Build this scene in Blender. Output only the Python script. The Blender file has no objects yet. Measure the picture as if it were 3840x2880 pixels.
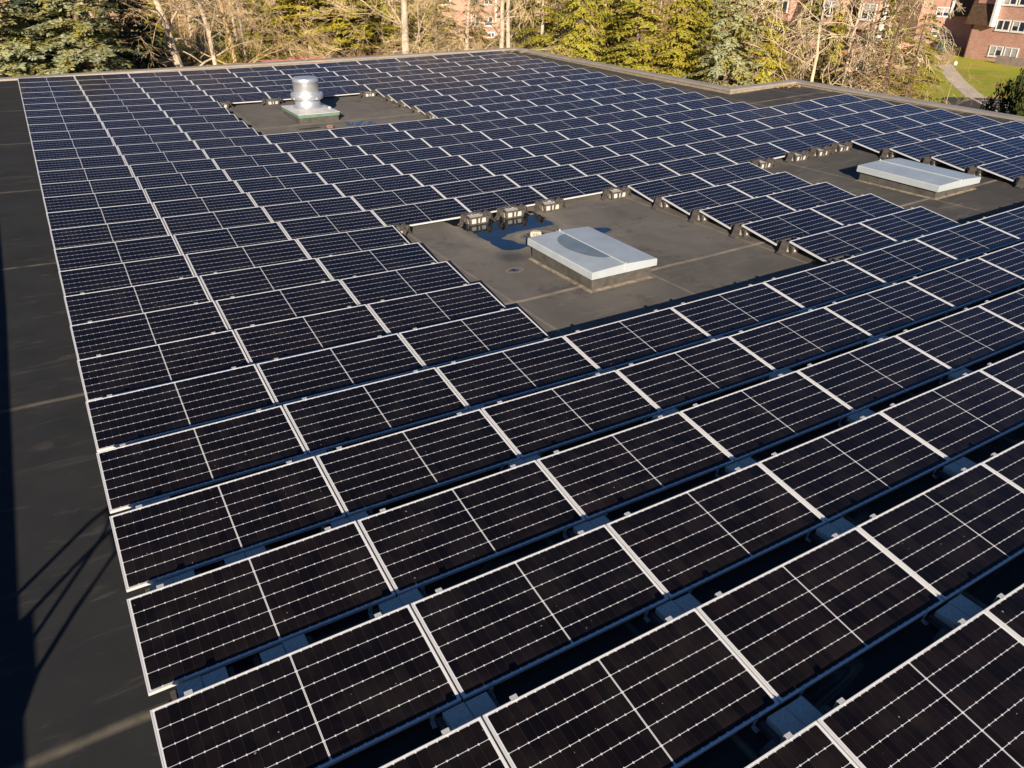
import bpy, math, random
from mathutils import Vector, Matrix
from bisect import bisect_right
R = random.Random(7)
S = bpy.context.scene
COL = S.collection
rad = math.radians

# ------------------------------------------------------------------ camera
CX, CY, CZ = 0.4028, -3.2550, 5.2136
yaw, pitch, roll = 0.5407, -0.51824, 0.00737
fw = Vector((math.sin(yaw) * math.cos(pitch), math.cos(yaw) * math.cos(pitch), math.sin(pitch)))
rt0 = Vector((math.cos(yaw), -math.sin(yaw), 0))
up0 = rt0.cross(fw)
rt = rt0 * math.cos(roll) + up0 * math.sin(roll)
up = up0 * math.cos(roll) - rt0 * math.sin(roll)
cam_d = bpy.data.cameras.new('camera')
cam = bpy.data.objects.new('camera', cam_d)
COL.objects.link(cam)
cam.matrix_world = Matrix(((rt.x, up.x, -fw.x, CX), (rt.y, up.y, -fw.y, CY), (rt.z, up.z, -fw.z, CZ), (0, 0, 0, 1)))
cam_d.sensor_width = 36.0
cam_d.lens = 2848.83 / 3840 * 36
cam_d.clip_start = 0.1
cam_d.clip_end = 3000
S.camera = cam

# ------------------------------------------------------------------ light
SUN_EL, SUN_FROM = 19.5, 210.0          # degrees; compass bearing the sun stands at (+Y is 0)
world = bpy.data.worlds.new('World')
S.world = world
world.use_nodes = True
wn = world.node_tree.nodes
bg = wn['Background']
sky = wn.new('ShaderNodeTexSky')
sky.sky_type = 'NISHITA'
sky.sun_disc = False
sky.sun_elevation = rad(SUN_EL)
sky.sun_rotation = rad(SUN_FROM)
sky.ozone_density = 8.0
sky.dust_density = 0.4
world.node_tree.links.new(sky.outputs[0], bg.inputs[0])
bg.inputs[1].default_value = 0.05
to_sun = Vector((math.sin(rad(SUN_FROM)) * math.cos(rad(SUN_EL)), math.cos(rad(SUN_FROM)) * math.cos(rad(SUN_EL)), math.sin(rad(SUN_EL))))
sun_d = bpy.data.lights.new('sun', 'SUN')
sun_d.energy = 5.0
sun_d.angle = rad(0.5)
sun_d.color = (1.0, 0.87, 0.70)
sun = bpy.data.objects.new('sun', sun_d)
sun.rotation_euler = to_sun.to_track_quat('Z', 'Y').to_euler()
sun.location = to_sun * 60
COL.objects.link(sun)
S.view_settings.view_transform = 'Standard'
S.view_settings.look = 'None'
S.view_settings.exposure = 0.62
S.view_settings.gamma = 1.0
S.cycles.max_bounces = 6
S.cycles.transparent_max_bounces = 4

# ------------------------------------------------------------------ node helpers
class N:
    """small wrapper around a material's node tree"""
    def __init__(s, name):
        s.m = bpy.data.materials.new(name)
        s.m.use_nodes = True
        s.t = s.m.node_tree
        s.b = s.t.nodes['Principled BSDF']
    def put(s, sock, v):
        if isinstance(v, bpy.types.NodeSocket): s.t.links.new(v, sock)
        elif isinstance(v, (tuple, list)) and len(v) == 3 and sock.type == 'RGBA': sock.default_value = (*v, 1)
        else: sock.default_value = v
    def math(s, op, a, b=None, c=None):
        n = s.t.nodes.new('ShaderNodeMath'); n.operation = op
        s.put(n.inputs[0], a)
        if b is not None: s.put(n.inputs[1], b)
        if c is not None: s.put(n.inputs[2], c)
        return n.outputs[0]
    def mix(s, f, a, b, kind='MIX'):
        n = s.t.nodes.new('ShaderNodeMix'); n.data_type = 'RGBA'; n.blend_type = kind
        s.put(n.inputs[0], f); s.put(n.inputs[6], a); s.put(n.inputs[7], b)
        return n.outputs[2]
    def co(s, kind='Object'):
        return s.t.nodes.new('ShaderNodeTexCoord').outputs[kind]
    def sep(s, v):
        n = s.t.nodes.new('ShaderNodeSeparateXYZ'); s.put(n.inputs[0], v); return n.outputs
    def noise(s, scale, vec=None, detail=4, rough=0.55, dist=0.0):
        n = s.t.nodes.new('ShaderNodeTexNoise')
        s.put(n.inputs['Scale'], scale); s.put(n.inputs['Detail'], detail); s.put(n.inputs['Roughness'], rough); s.put(n.inputs['Distortion'], dist)
        s.put(n.inputs['Vector'], vec if vec is not None else s.co())
        return n.outputs['Fac']
    def ramp(s, f, a, b, lo=0.0, hi=1.0):
        n = s.t.nodes.new('ShaderNodeMapRange'); n.clamp = True
        s.put(n.inputs[0], f); s.put(n.inputs[1], a); s.put(n.inputs[2], b); s.put(n.inputs[3], lo); s.put(n.inputs[4], hi)
        return n.outputs[0]
    def bump(s, h, st=0.3, d=0.02):
        n = s.t.nodes.new('ShaderNodeBump'); s.put(n.inputs['Strength'], st); s.put(n.inputs['Distance'], d); s.put(n.inputs['Height'], h)
        s.t.links.new(n.outputs[0], s.b.inputs['Normal'])
    def fin(s, col, rough=0.6, metal=0.0, spec=0.5):
        s.put(s.b.inputs['Base Color'], col); s.put(s.b.inputs['Roughness'], rough)
        s.put(s.b.inputs['Metallic'], metal); s.put(s.b.inputs['Specular IOR Level'], spec)
        return s.m

def grain(name, col, rough=0.6, metal=0.0, spec=0.5, amt=0.25, scale=8.0, bump=0.0):
    n = N(name)
    f = n.noise(scale, detail=6)
    d = tuple(c * (1 - amt) for c in col); l = tuple(min(1, c * (1 + amt)) for c in col)
    c = n.mix(n.ramp(f, 0.3, 0.7), d, l)
    if bump: n.bump(f, bump)
    return n.fin(c, rough, metal, spec)

# ------------------------------------------------------------------ materials
def mat_cells(L, W):
    n = N('solar_cells')
    uvn = n.t.nodes.new('ShaderNodeUVMap'); uvn.uv_map = 'UVMap'
    u, v, _ = n.sep(uvn.outputs[0])
    u = n.math('MULTIPLY', u, L); v = n.math('MULTIPLY', v, W)
    mv = 0.020; pv = (W - 2 * mv) / 6
    rv = n.math('DIVIDE', n.math('SUBTRACT', v, mv), pv)
    dv = n.math('MULTIPLY', n.math('ABSOLUTE', n.math('SUBTRACT', rv, n.math('ROUND', rv))), pv)
    uc = n.math('ABSOLUTE', n.math('SUBTRACT', u, L / 2))
    mu = 0.006; pu = (L / 2 - mu - 0.026) / 12
    ru = n.math('DIVIDE', n.math('SUBTRACT', uc, mu), pu)
    du = n.math('MULTIPLY', n.math('ABSOLUTE', n.math('SUBTRACT', ru, n.math('ROUND', ru))), pu)
    line = n.math('LESS_THAN', dv, 0.0020)
    tick = n.math('LESS_THAN', n.math('ADD', du, dv), 0.0098)
    edge_v = n.math('GREATER_THAN', n.math('ABSOLUTE', n.math('SUBTRACT', v, W / 2)), W / 2 - mv + 0.004)
    edge_u = n.math('GREATER_THAN', uc, L / 2 - 0.026)
    mid = n.math('MULTIPLY', n.math('LESS_THAN', uc, 0.0068), n.math('GREATER_THAN', uc, 0.0012))
    white = line
    for k in (tick, edge_v, edge_u, mid): white = n.math('MAXIMUM', white, k)
    # one tone per half cell, faint silver fingers between the cells
    comb = n.t.nodes.new('ShaderNodeCombineXYZ')
    n.put(comb.inputs[0], n.math('FLOOR', n.math('DIVIDE', n.math('SUBTRACT', u, L / 2), pu)))
    n.put(comb.inputs[1], n.math('FLOOR', rv))
    oi = n.t.nodes.new('ShaderNodeObjectInfo')
    n.put(comb.inputs[2], n.math('MULTIPLY', oi.outputs['Random'], 91.0))
    wn_ = n.t.nodes.new('ShaderNodeTexWhiteNoise'); n.put(wn_.inputs[0], comb.outputs[0])
    cell = n.mix(wn_.outputs[0], (0.0042, 0.0032, 0.0036), (0.0115, 0.0072, 0.0068))
    cell = n.mix(n.math('MULTIPLY', oi.outputs['Random'], 0.55), cell, (0.0040, 0.0036, 0.0052))
    fing = n.math('LESS_THAN', du, 0.0011)
    dots = n.math('GREATER_THAN', n.math('FRACT', n.math('MULTIPLY', v, 62.0)), 0.62)
    cell = n.mix(n.math('MULTIPLY', n.math('MULTIPLY', fing, dots), 0.38), cell, (0.16, 0.12, 0.09))
    off = n.t.nodes.new('ShaderNodeVectorMath'); off.operation = 'ADD'; n.put(off.inputs[0], n.co())
    o3 = n.t.nodes.new('ShaderNodeCombineXYZ'); n.put(o3.inputs[0], n.math('MULTIPLY', oi.outputs['Random'], 57.0)); n.put(off.inputs[1], o3.outputs[0])
    dust = n.math('ADD', n.ramp(n.noise(2.2, off.outputs[0], 6, 0.6), 0.46, 0.8, 0.0, 0.03), n.ramp(v, 0.10, 0.0, 0.0, 0.012))
    drop = n.ramp(n.noise(26.0, off.outputs[0], 1, 0.3), 0.800, 0.815, 0.0, 0.6)
    dust = n.math('MAXIMUM', dust, drop)
    cell = n.mix(dust, cell, (0.4, 0.33, 0.26))
    c = n.mix(white, cell, (0.72, 0.72, 0.72))
    n.put(n.b.inputs['IOR'], 1.42)
    # blue at a slant: the nitride film, plus sky reflection put into a sheen tint
    n.put(n.b.inputs['Sheen Weight'], n.math('MULTIPLY', n.math('SUBTRACT', 1.0, white), 0.24))
    n.put(n.b.inputs['Sheen Roughness'], 0.28); n.put(n.b.inputs['Sheen Tint'], (0.04, 0.14, 0.80))
    return n.fin(c, 0.22, 0.0, 0.36)

def mat_roof():
    n = N('roof_membrane')
    co = n.co(); x, y, z = n.sep(co)
    base = n.mix(n.ramp(n.noise(1.3, co, 6, 0.62), 0.3, 0.72), (0.023, 0.025, 0.027), (0.042, 0.042, 0.042))
    fine = n.noise(120.0, co, 3, 0.7)
    base = n.mix(n.ramp(fine, 0.30, 0.70, 0.0, 0.62), base, (0.026, 0.025, 0.024))
    # washed-in silt, deeper where the roof falls towards its drains; thinner on the left strip
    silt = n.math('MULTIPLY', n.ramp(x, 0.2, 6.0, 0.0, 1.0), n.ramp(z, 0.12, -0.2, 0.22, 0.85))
    silt = n.math('MULTIPLY', silt, n.ramp(y, 4.4, 5.6, 0.05, 1.0))  # thinned at the front: shade of the panel gaps put into the colour
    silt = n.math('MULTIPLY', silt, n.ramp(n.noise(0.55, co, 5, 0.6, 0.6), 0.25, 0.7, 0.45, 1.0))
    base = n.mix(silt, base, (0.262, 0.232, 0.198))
    # streaky dust drying lines
    mp = n.t.nodes.new('ShaderNodeMapping'); n.put(mp.inputs[0], co); mp.inputs['Scale'].default_value = (0.5, 2.2, 1)
    st = n.noise(1.7, mp.outputs[0], 7, 0.66, 1.2)
    base = n.mix(n.math('MULTIPLY', n.ramp(st, 0.56, 0.72, 0.0, 0.5), n.ramp(x, -2.0, 5.0, 0.08, 1.0)), base, (0.30, 0.26, 0.21))
    # silt margins dried round the puddle and the drain
    wv = n.math('MULTIPLY', n.math('SUBTRACT', n.noise(1.6, co, 5, 0.6), 0.5), 0.9)
    def hyp(cx, cy, sx, sy):
        a = n.math('DIVIDE', n.math('SUBTRACT', x, cx), sx); b = n.math('DIVIDE', n.math('SUBTRACT', y, cy), sy)
        return n.math('SQRT', n.math('ADD', n.math('MULTIPLY', a, a), n.math('MULTIPLY', b, b)))
    for (cx, cy, sx, sy, wgt) in ((8.95, 11.05, 1.15, 1.5, .42), (9.08, 10.2, .40, .36, .65), (9.02, 24.0, 1.2, .7, .3), (7.58, 8.65, .16, .12, .6)):
        d_ = n.math('ADD', hyp(cx, cy, sx, sy), n.math('MULTIPLY', wv, .5))
        rg = n.math('MULTIPLY', n.ramp(d_, 0.85, 1.0), n.ramp(d_, 1.0, 1.32, 1.0, 0.0))
        base = n.mix(n.math('MULTIPLY', rg, wgt), base, (0.36, 0.305, 0.24))
    damp = n.ramp(n.math('ADD', hyp(7.92, 9.33, .34, .42), n.math('MULTIPLY', wv, .35)), 0.35, 1.0, 0.6, 0.0)
    base = n.mix(damp, base, (0.040, 0.042, 0.052))
    # patches and scuffs
    vo = n.noise(0.9, co, 8, 0.75, 0.3)
    base = n.mix(n.math('MULTIPLY', n.ramp(vo, 0.56, 0.64, 0.0, 0.45), n.ramp(x, -2.0, 4.0, 0.15, 1.0)), base, (0.045, 0.043, 0.042))
    # lap seams of the sheets with dust caught along them
    wob = n.math('MULTIPLY', n.math('SUBTRACT', n.noise(0.8, co, 3), 0.5), 0.05)
    ry = n.math('DIVIDE', n.math('SUBTRACT', n.math('ADD', y, wob), 1.52), 5.74)
    dy = n.math('MULTIPLY', n.math('ABSOLUTE', n.math('SUBTRACT', ry, n.math('ROUND', ry))), 5.74)
    rx = n.math('DIVIDE', n.math('SUBTRACT', n.math('ADD', x, wob), 6.74), 2.95)
    dx = n.math('MULTIPLY', n.math('ABSOLUTE', n.math('SUBTRACT', rx, n.math('ROUND', rx))), 2.95)
    brk = n.ramp(n.noise(2.6, co, 4), 0.3, 0.6, 0.25, 1.0)
    s1 = n.math('MULTIPLY', n.ramp(dy, 0.012, 0.070, 0.95, 0.0), brk)
    s2 = n.math('MULTIPLY', n.ramp(dx, 0.008, 0.045, 0.5, 0.0), brk)
    base = n.mix(n.math('MULTIPLY', n.math('MAXIMUM', s1, s2), n.ramp(x, -1.0, 6.0, 0.34, 1.0)), base, (0.40, 0.33, 0.235))
    n.bump(n.math('ADD', n.math('MULTIPLY', fine, 0.3), n.math('MULTIPLY', n.ramp(dy, 0.0, 0.05, 1.0, 0.0), 0.4)), 0.25, 0.01)
    return n.fin(base, 0.92, 0.0, 0.25)

def mat_brick():
    n = N('brick')
    co = n.co('UV')
    b = n.t.nodes.new('ShaderNodeTexBrick')
    n.put(b.inputs['Vector'], co)
    b.inputs['Color1'].default_value = (0.50, 0.23, 0.165, 1); b.inputs['Color2'].default_value = (0.64, 0.35, 0.26, 1)
    b.inputs['Mortar'].default_value = (0.56, 0.45, 0.38, 1)
    b.inputs['Scale'].default_value = 1.0
    for k, val in (('Mortar Size', 0.012), ('Brick Width', 0.30), ('Row Height', 0.10), ('Bias', 0.0)): b.inputs[k].default_value = val
    c = n.mix(n.ramp(n.noise(0.6, co, 5), 0.35, 0.7, 0, 0.3), b.outputs[0], (0.36, 0.14, 0.10))
    return n.fin(c, 0.85, 0, 0.2)

def mat_shingle():
    n = N('brown_shingle')
    co = n.co('UV')
    b = n.t.nodes.new('ShaderNodeTexBrick')
    n.put(b.inputs['Vector'], co)
    b.inputs['Color1'].default_value = (0.105, 0.062, 0.038, 1); b.inputs['Color2'].default_value = (0.165, 0.105, 0.066, 1)
    b.inputs['Mortar'].default_value = (0.06, 0.036, 0.025, 1)
    for k, val in (('Scale', 1.0), ('Mortar Size', 0.015), ('Brick Width', 0.22), ('Row Height', 0.13), ('Bias', 0.0)): b.inputs[k].default_value = val
    return n.fin(b.outputs[0], 0.9, 0, 0.2)

def mat_leaf(name, a, b, c, spread=1.0):
    """foliage: every leaf blade its own tone, larger clumps of older and younger growth"""
    n = N(name)
    g = n.t.nodes.new('ShaderNodeNewGeometry')
    oi = n.t.nodes.new('ShaderNodeObjectInfo')
    f = n.mix(g.outputs['Random Per Island'], a, b)
    f = n.mix(n.ramp(n.noise(0.9, n.co(), 3), 0.42, 0.66), f, c)
    hs = n.t.nodes.new('ShaderNodeHueSaturation')
    n.put(hs.inputs['Value'], n.ramp(oi.outputs['Random'], 0, 1, 0.82, 1.18)); n.put(hs.inputs['Color'], f)
    n.fin(hs.outputs[0], 0.75, 0, 0.15)
    tr = n.t.nodes.new('ShaderNodeBsdfTranslucent'); n.put(tr.inputs[0], hs.outputs[0])
    mx = n.t.nodes.new('ShaderNodeMixShader'); mx.inputs[0].default_value = 0.22
    out = n.t.nodes['Material Output']
    n.t.links.new(n.b.outputs[0], mx.inputs[1]); n.t.links.new(tr.outputs[0], mx.inputs[2]); n.t.links.new(mx.outputs[0], out.inputs[0])
    return n.m

def mat_bark(name, a, b, scale=6.0):
    n = N(name)
    mp = n.t.nodes.new('ShaderNodeMapping'); n.put(mp.inputs[0], n.co()); mp.inputs['Scale'].default_value = (1, 1, 0.22)
    f = n.noise(scale, mp.outputs[0], 7, 0.7)
    n.bump(f, 0.6, 0.03)
    return n.fin(n.mix(n.ramp(f, 0.3, 0.68), a, b), 0.9, 0, 0.15)

def mat_ground(name, cols, scale=0.3, detail=9):
    n = N(name)
    co = n.co()
    c = n.mix(n.ramp(n.noise(scale, co, detail, 0.66), 0.36, 0.62), cols[0], cols[1])
    c = n.mix(n.ramp(n.noise(scale * 5, co, 6, 0.7), 0.48, 0.66, 0, 0.8), c, cols[2])
    f = n.noise(9, co, 4, 0.7)
    n.bump(f, 0.5, 0.05)
    return n.fin(c, 0.95, 0, 0.1)

M = {}
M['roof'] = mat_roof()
M['frame'] = grain('anodised_frame', (0.80, 0.79, 0.78), 0.42, 0.25, 0.5, 0.05, 3)
M['clip'] = grain('galvanised_clip', (0.62, 0.62, 0.62), 0.45, 0.35, 0.5, 0.15, 30)
M['tray'] = grain('black_plastic', (0.095, 0.082, 0.070), 0.6, 0, 0.4, 0.35, 9)
M['conc'] = grain('concrete_block', (0.56, 0.525, 0.47), 0.9, 0, 0.2, 0.16, 40, 0.2)
M['coping'] = grain('coping_metal', (0.42, 0.37, 0.31), 0.5, 0.25, 0.5, 0.14, 1.5)
M['upstand'] = grain('tan_upstand', (0.30, 0.235, 0.165), 0.85, 0, 0.2, 0.25, 4)
M['brick'] = mat_brick()
M['shingle'] = mat_shingle()
M['trim'] = grain('white_trim', (0.80, 0.79, 0.76), 0.55, 0, 0.4, 0.06, 2)
M['pane'] = grain('window_glass', (0.028, 0.038, 0.052), 0.06, 0, 0.8, 0.3, 1)
M['blind'] = grain('window_blind', (0.46, 0.45, 0.43), 0.7, 0, 0.3, 0.15, 5)
M['galv'] = grain('spun_aluminium', (0.74, 0.75, 0.77), 0.42, 0.75, 0.5, 0.06, 5)
M['platem'] = grain('weathered_cap_sheet', (0.66, 0.645, 0.63), 0.5, 0.25, 0.5, 0.12, 3)
M['green'] = grain('green_flashing', (0.135, 0.235, 0.165), 0.5, 0, 0.4, 0.18, 5)
M['curb'] = grain('curb_membrane', (0.088, 0.080, 0.070), 0.85, 0, 0.25, 0.3, 5)
M['dome'] = grain('skylight_cover', (0.45, 0.485, 0.50), 0.24, 0, 0.9, 0.10, 2.2)
M['wet'] = grain('wet_film', (0.185, 0.225, 0.24), 0.12, 0, 0.6, 0.14, 3)
M['silt'] = grain('dried_silt', (0.24, 0.20, 0.15), 0.9, 0, 0.2, 0.5, 9)
M['water'] = grain('rain_water', (0.012, 0.016, 0.022), 0.02, 0, 0.6, 0.3, 2)
M['strain'] = grain('cream_strainer', (0.66, 0.60, 0.47), 0.6, 0, 0.4, 0.12, 12)
M['rust'] = grain('rusty_strainer', (0.33, 0.20, 0.14), 0.75, 0, 0.3, 0.25, 12)
M['red'] = grain('red_sheet_roof', (0.66, 0.245, 0.21), 0.6, 0, 0.3, 0.12, 1.4)
M['redp'] = grain('red_paint', (0.62, 0.085, 0.06), 0.5, 0, 0.4, 0.12, 3)
M['steel'] = grain('dark_steel', (0.06, 0.06, 0.065), 0.5, 0.4, 0.5, 0.2, 6)
M['asph'] = mat_ground('asphalt', [(0.060, 0.058, 0.060), (0.095, 0.090, 0.088), (0.075, 0.066, 0.058)], 0.25)
M['litter'] = mat_ground('leaf_litter', [(0.36, 0.235, 0.10), (0.56, 0.38, 0.16), (0.18, 0.14, 0.06)], 0.12)
M['lawn'] = mat_ground('lawn_with_leaves', [(0.27, 0.33, 0.035), (0.40, 0.42, 0.05), (0.60, 0.33, 0.13)], 0.11)
M['lawn2'] = mat_ground('mown_grass', [(0.14, 0.19, 0.035), (0.22, 0.24, 0.06), (0.25, 0.19, 0.08)], 0.2)
M['pathc'] = mat_ground('concrete_path', [(0.58, 0.50, 0.41), (0.70, 0.61, 0.50), (0.45, 0.35, 0.26)], 0.5)
M['paint'] = grain('road_paint', (0.72, 0.69, 0.64), 0.7, 0, 0.2, 0.15, 4)
M['carw'] = grain('silver_paint', (0.62, 0.65, 0.70), 0.25, 0.3, 0.6, 0.04, 2)
M['carb'] = grain('navy_paint', (0.02, 0.035, 0.075), 0.25, 0.2, 0.6, 0.1, 2)
M['rubber'] = grain('rubber', (0.03, 0.03, 0.03), 0.8, 0, 0.3, 0.2, 9)
M['wallc'] = grain('grey_block_wall', (0.30, 0.25, 0.21), 0.9, 0, 0.2, 0.2, 2)
M['binn'] = grain('dark_green_bin', (0.012, 0.045, 0.05), 0.5, 0, 0.4, 0.2, 2)
M['blue_n'] = mat_leaf('blue_spruce_needles', (0.25, 0.29, 0.175), (0.52, 0.52, 0.33), (0.36, 0.31, 0.05))
M['dark_n'] = mat_leaf('shaded_spruce_needles', (0.035, 0.075, 0.055), (0.075, 0.115, 0.075), (0.06, 0.085, 0.03))  # shade on the spruces behind is put into this dark needle colour
M['green_n'] = mat_leaf('spruce_needles', (0.23, 0.24, 0.03), (0.48, 0.43, 0.07), (0.32, 0.265, 0.03))
M['lime_n'] = mat_leaf('lime_needles', (0.29, 0.28, 0.03), (0.54, 0.47, 0.075), (0.40, 0.315, 0.04))  # lime-green needles, brighter and yellower than the plain spruce colour
M['grey_n'] = mat_leaf('grey_green_needles', (0.23, 0.25, 0.14), (0.44, 0.44, 0.27), (0.31, 0.27, 0.05))
M['dead_n'] = mat_leaf('dead_needles', (0.24, 0.16, 0.085), (0.40, 0.27, 0.15), (0.19, 0.13, 0.06))
M['yel_l'] = mat_leaf('yellow_leaves', (0.34, 0.30, 0.03), (0.52, 0.42, 0.05), (0.26, 0.25, 0.03))
M['org_l'] = mat_leaf('amber_leaves', (0.60, 0.34, 0.07), (0.80, 0.50, 0.14), (0.55, 0.36, 0.10))
M['ever_l'] = mat_leaf('broad_evergreen_leaves', (0.04, 0.06, 0.02), (0.085, 0.105, 0.03), (0.15, 0.12, 0.03))
M['bark_p'] = mat_bark('pale_bark', (0.36, 0.28, 0.20), (0.70, 0.58, 0.45))
M['bark_y'] = mat_bark('sunlit_bark', (0.40, 0.28, 0.11), (0.62, 0.48, 0.24))  # yellow sunlight on one trunk, put into its bark colour
M['bark_b'] = mat_bark('brown_bark', (0.12, 0.085, 0.06), (0.26, 0.19, 0.135))
M['twig'] = grain('pale_twigs', (0.56, 0.415, 0.235), 0.9, 0, 0.1, 0.5, 0.8)
M['twigw'] = grain('bleached_twigs', (0.60, 0.475, 0.31), 0.9, 0, 0.1, 0.35, 0.8)
M['twigb'] = grain('brown_twigs', (0.42, 0.275, 0.145), 0.9, 0, 0.1, 0.5, 0.6)

# ------------------------------------------------------------------ mesh helpers
class MB:
    def __init__(s): s.v = []; s.f = []; s.m = []; s.n = []
    def face(s, pts, mi=0):
        i = len(s.v); s.v += [tuple(p) for p in pts]; s.f.append(tuple(range(i, i + len(pts)))); s.m.append(mi)
    def box(s, x0, x1, y0, y1, z0, z1, mi=0, mat=None):
        p = [(x0, y0, z0), (x1, y0, z0), (x1, y1, z0), (x0, y1, z0), (x0, y0, z1), (x1, y0, z1), (x1, y1, z1), (x0, y1, z1)]
        s.hexa(p, mi, mat)
    def hexa(s, p, mi=0, mat=None):
        if mat is not None: p = [mat @ Vector(q) for q in p]
        i = len(s.v); s.v += [tuple(q) for q in p]
        for q in ((0, 3, 2, 1), (4, 5, 6, 7), (0, 1, 5, 4), (1, 2, 6, 5), (2, 3, 7, 6), (3, 0, 4, 7)):
            s.f.append(tuple(i + k for k in q)); s.m.append(mi)
    def tube(s, pts, rads, n=5, mi=0, cap=True):
        rings = []
        pts = [Vector(p) for p in pts]
        for k, p in enumerate(pts):
            d = (pts[min(k + 1, len(pts) - 1)] - pts[max(k - 1, 0)])
            if d.length < 1e-9: d = Vector((0, 0, 1))
            d.normalize()
            a = d.cross(Vector((0, 0, 1)) if abs(d.z) < 0.9 else Vector((1, 0, 0))).normalized(); b = d.cross(a)
            i = len(s.v)
            for j in range(n):
                t = 2 * math.pi * j / n
                s.v.append(tuple(p + (a * math.cos(t) + b * math.sin(t)) * rads[k]))
            rings.append(i)
        for k in range(len(rings) - 1):
            for j in range(n):
                s.f.append((rings[k] + j, rings[k] + (j + 1) % n, rings[k + 1] + (j + 1) % n, rings[k + 1] + j)); s.m.append(mi)
        if cap:
            s.f.append(tuple(rings[0] + j for j in range(n))); s.m.append(mi)
            s.f.append(tuple(rings[-1] + j for j in reversed(range(n)))); s.m.append(mi)
    def lathe(s, prof, cx=0, cy=0, n=40, mi=0):
        i0 = len(s.v)
        for r, z in prof:
            for j in range(n):
                t = 2 * math.pi * j / n
                s.v.append((cx + r * math.cos(t), cy + r * math.sin(t), z))
        for k in range(len(prof) - 1):
            for j in range(n):
                s.f.append((i0 + k * n + j, i0 + k * n + (j + 1) % n, i0 + (k + 1) * n + (j + 1) % n, i0 + (k + 1) * n + j)); s.m.append(mi)
        s.f.append(tuple(i0 + (len(prof) - 1) * n + j for j in range(n))); s.m.append(mi)
    def mesh(s, name, mats, smooth=False, uv=None):
        me = bpy.data.meshes.new(name)
        me.from_pydata(s.v, [], s.f)
        for m in (mats if isinstance(mats, (list, tuple)) else [mats]): me.materials.append(m)
        if any(s.m): me.polygons.foreach_set('material_index', s.m)
        if smooth: me.polygons.foreach_set('use_smooth', [True] * len(me.polygons))
        if uv == 'box':      # metres along the wall and up it
            l = me.uv_layers.new(name='UVMap')
            for p in me.polygons:
                nn = p.normal
                if abs(nn.z) > 0.9: ax = Vector((1, 0, 0)); ay = Vector((0, 1, 0))
                else:
                    ax = Vector((-nn.y, nn.x, 0)).normalized(); ay = nn.cross(ax)
                for li in p.loop_indices:
                    c = me.vertices[me.loops[li].vertex_index].co
                    l.data[li].uv = (c.dot(ax), c.dot(ay))
        me.update()
        if s.n: me.normals_split_custom_set_from_vertices(s.n + [(0, 0, 0)] * (len(s.v) - len(s.n)))
        return me
    def obj(s, name, mats, parent=None, smooth=False, uv=None):
        return link(name, s.mesh(name, mats, smooth, uv), parent)

def link(name, data, parent=None):
    o = bpy.data.objects.new(name, data); COL.objects.link(o)
    if parent is not None: o.parent = parent
    return o
def tag(o, label=None, cat=None, group=None, kind=None):
    for k, v in (('label', label), ('category', cat), ('group', group), ('kind', kind)):
        if v: o[k] = v
    return o
def thing(name, label, cat, loc=(0, 0, 0), rz=0.0, group=None):
    o = link(name, None); o.empty_display_size = 0.2
    o.location = loc; o.rotation_euler = (0, 0, rz)
    return tag(o, label, cat, group)
def copy_tree(o, parent=None):
    c = o.copy(); COL.objects.link(c); c.parent = parent
    for ch in o.children: copy_tree(ch, c)
    return c
def bevel(o, w=0.01, seg=2):
    m = o.modifiers.new('edge', 'BEVEL'); m.width = w; m.segments = seg; m.limit_method = 'ANGLE'; m.angle_limit = rad(40)
    return o

# ------------------------------------------------------------------ the roof we stand over: a shallow basin falling to its drains
GX = [-3, 2, 7, 12, 17, 22, 28]; GY = [-3, 4, 11, 18, 25, 32, 39]
GZ = [[-.004, .009, .053, .114, .196, .284, .372], [.007, -.005, -.082, -.054, .063, .191, .326], [.061, -.083, -.221, -.193, -.079, .088, .277],
      [.127, -.072, -.227, -.236, -.137, .024, .212], [.179, -.018, -.176, -.192, -.107, .027, .178], [.224, .091, -.022, -.049, 0, .088, .176],
      [.264, .212, .157, .131, .137, .161, .183]]
def rz_(x, y):
    x = min(max(x, -3), 28); y = min(max(y, -3), 39)
    i = min(max(bisect_right(GX, x) - 1, 0), 5); j = min(max(bisect_right(GY, y) - 1, 0), 5)
    a = (x - GX[i]) / (GX[i + 1] - GX[i]); b = (y - GY[j]) / (GY[j + 1] - GY[j])
    return GZ[j][i] * (1 - a) * (1 - b) + GZ[j][i + 1] * a * (1 - b) + GZ[j + 1][i] * (1 - a) * b + GZ[j + 1][i + 1] * a * b
def xs_between(a, b, st=0.25):
    n = max(1, round((b - a) / st)); return [a + (b - a) * k / n for k in range(n + 1)]

GROUND = -5.0
XL, YF, X1, X2, YN, YB = -2.6, 37.75, 25.15, 29.05, 20.65, -7.0
bld = thing('flat_roofed_building', 'low building under the solar array, its flat dark roof edged by a tan metal coping', 'building')
mb = MB()
def grid(xa, xb, ya, yb):
    xs = xs_between(xa, xb); ys = xs_between(ya, yb); i0 = len(mb.v)
    for y in ys:
        for x in xs: mb.v.append((x, y, rz_(x, y)))
    for j in range(len(ys) - 1):
        for i in range(len(xs) - 1):
            a = i0 + j * len(xs) + i
            mb.f.append((a, a + 1, a + len(xs) + 1, a + len(xs))); mb.m.append(0)
grid(XL, X1, YB, YF); grid(X1, X2, YB, YN)
mb.obj('roof', M['roof'], bld, smooth=True)
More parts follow.
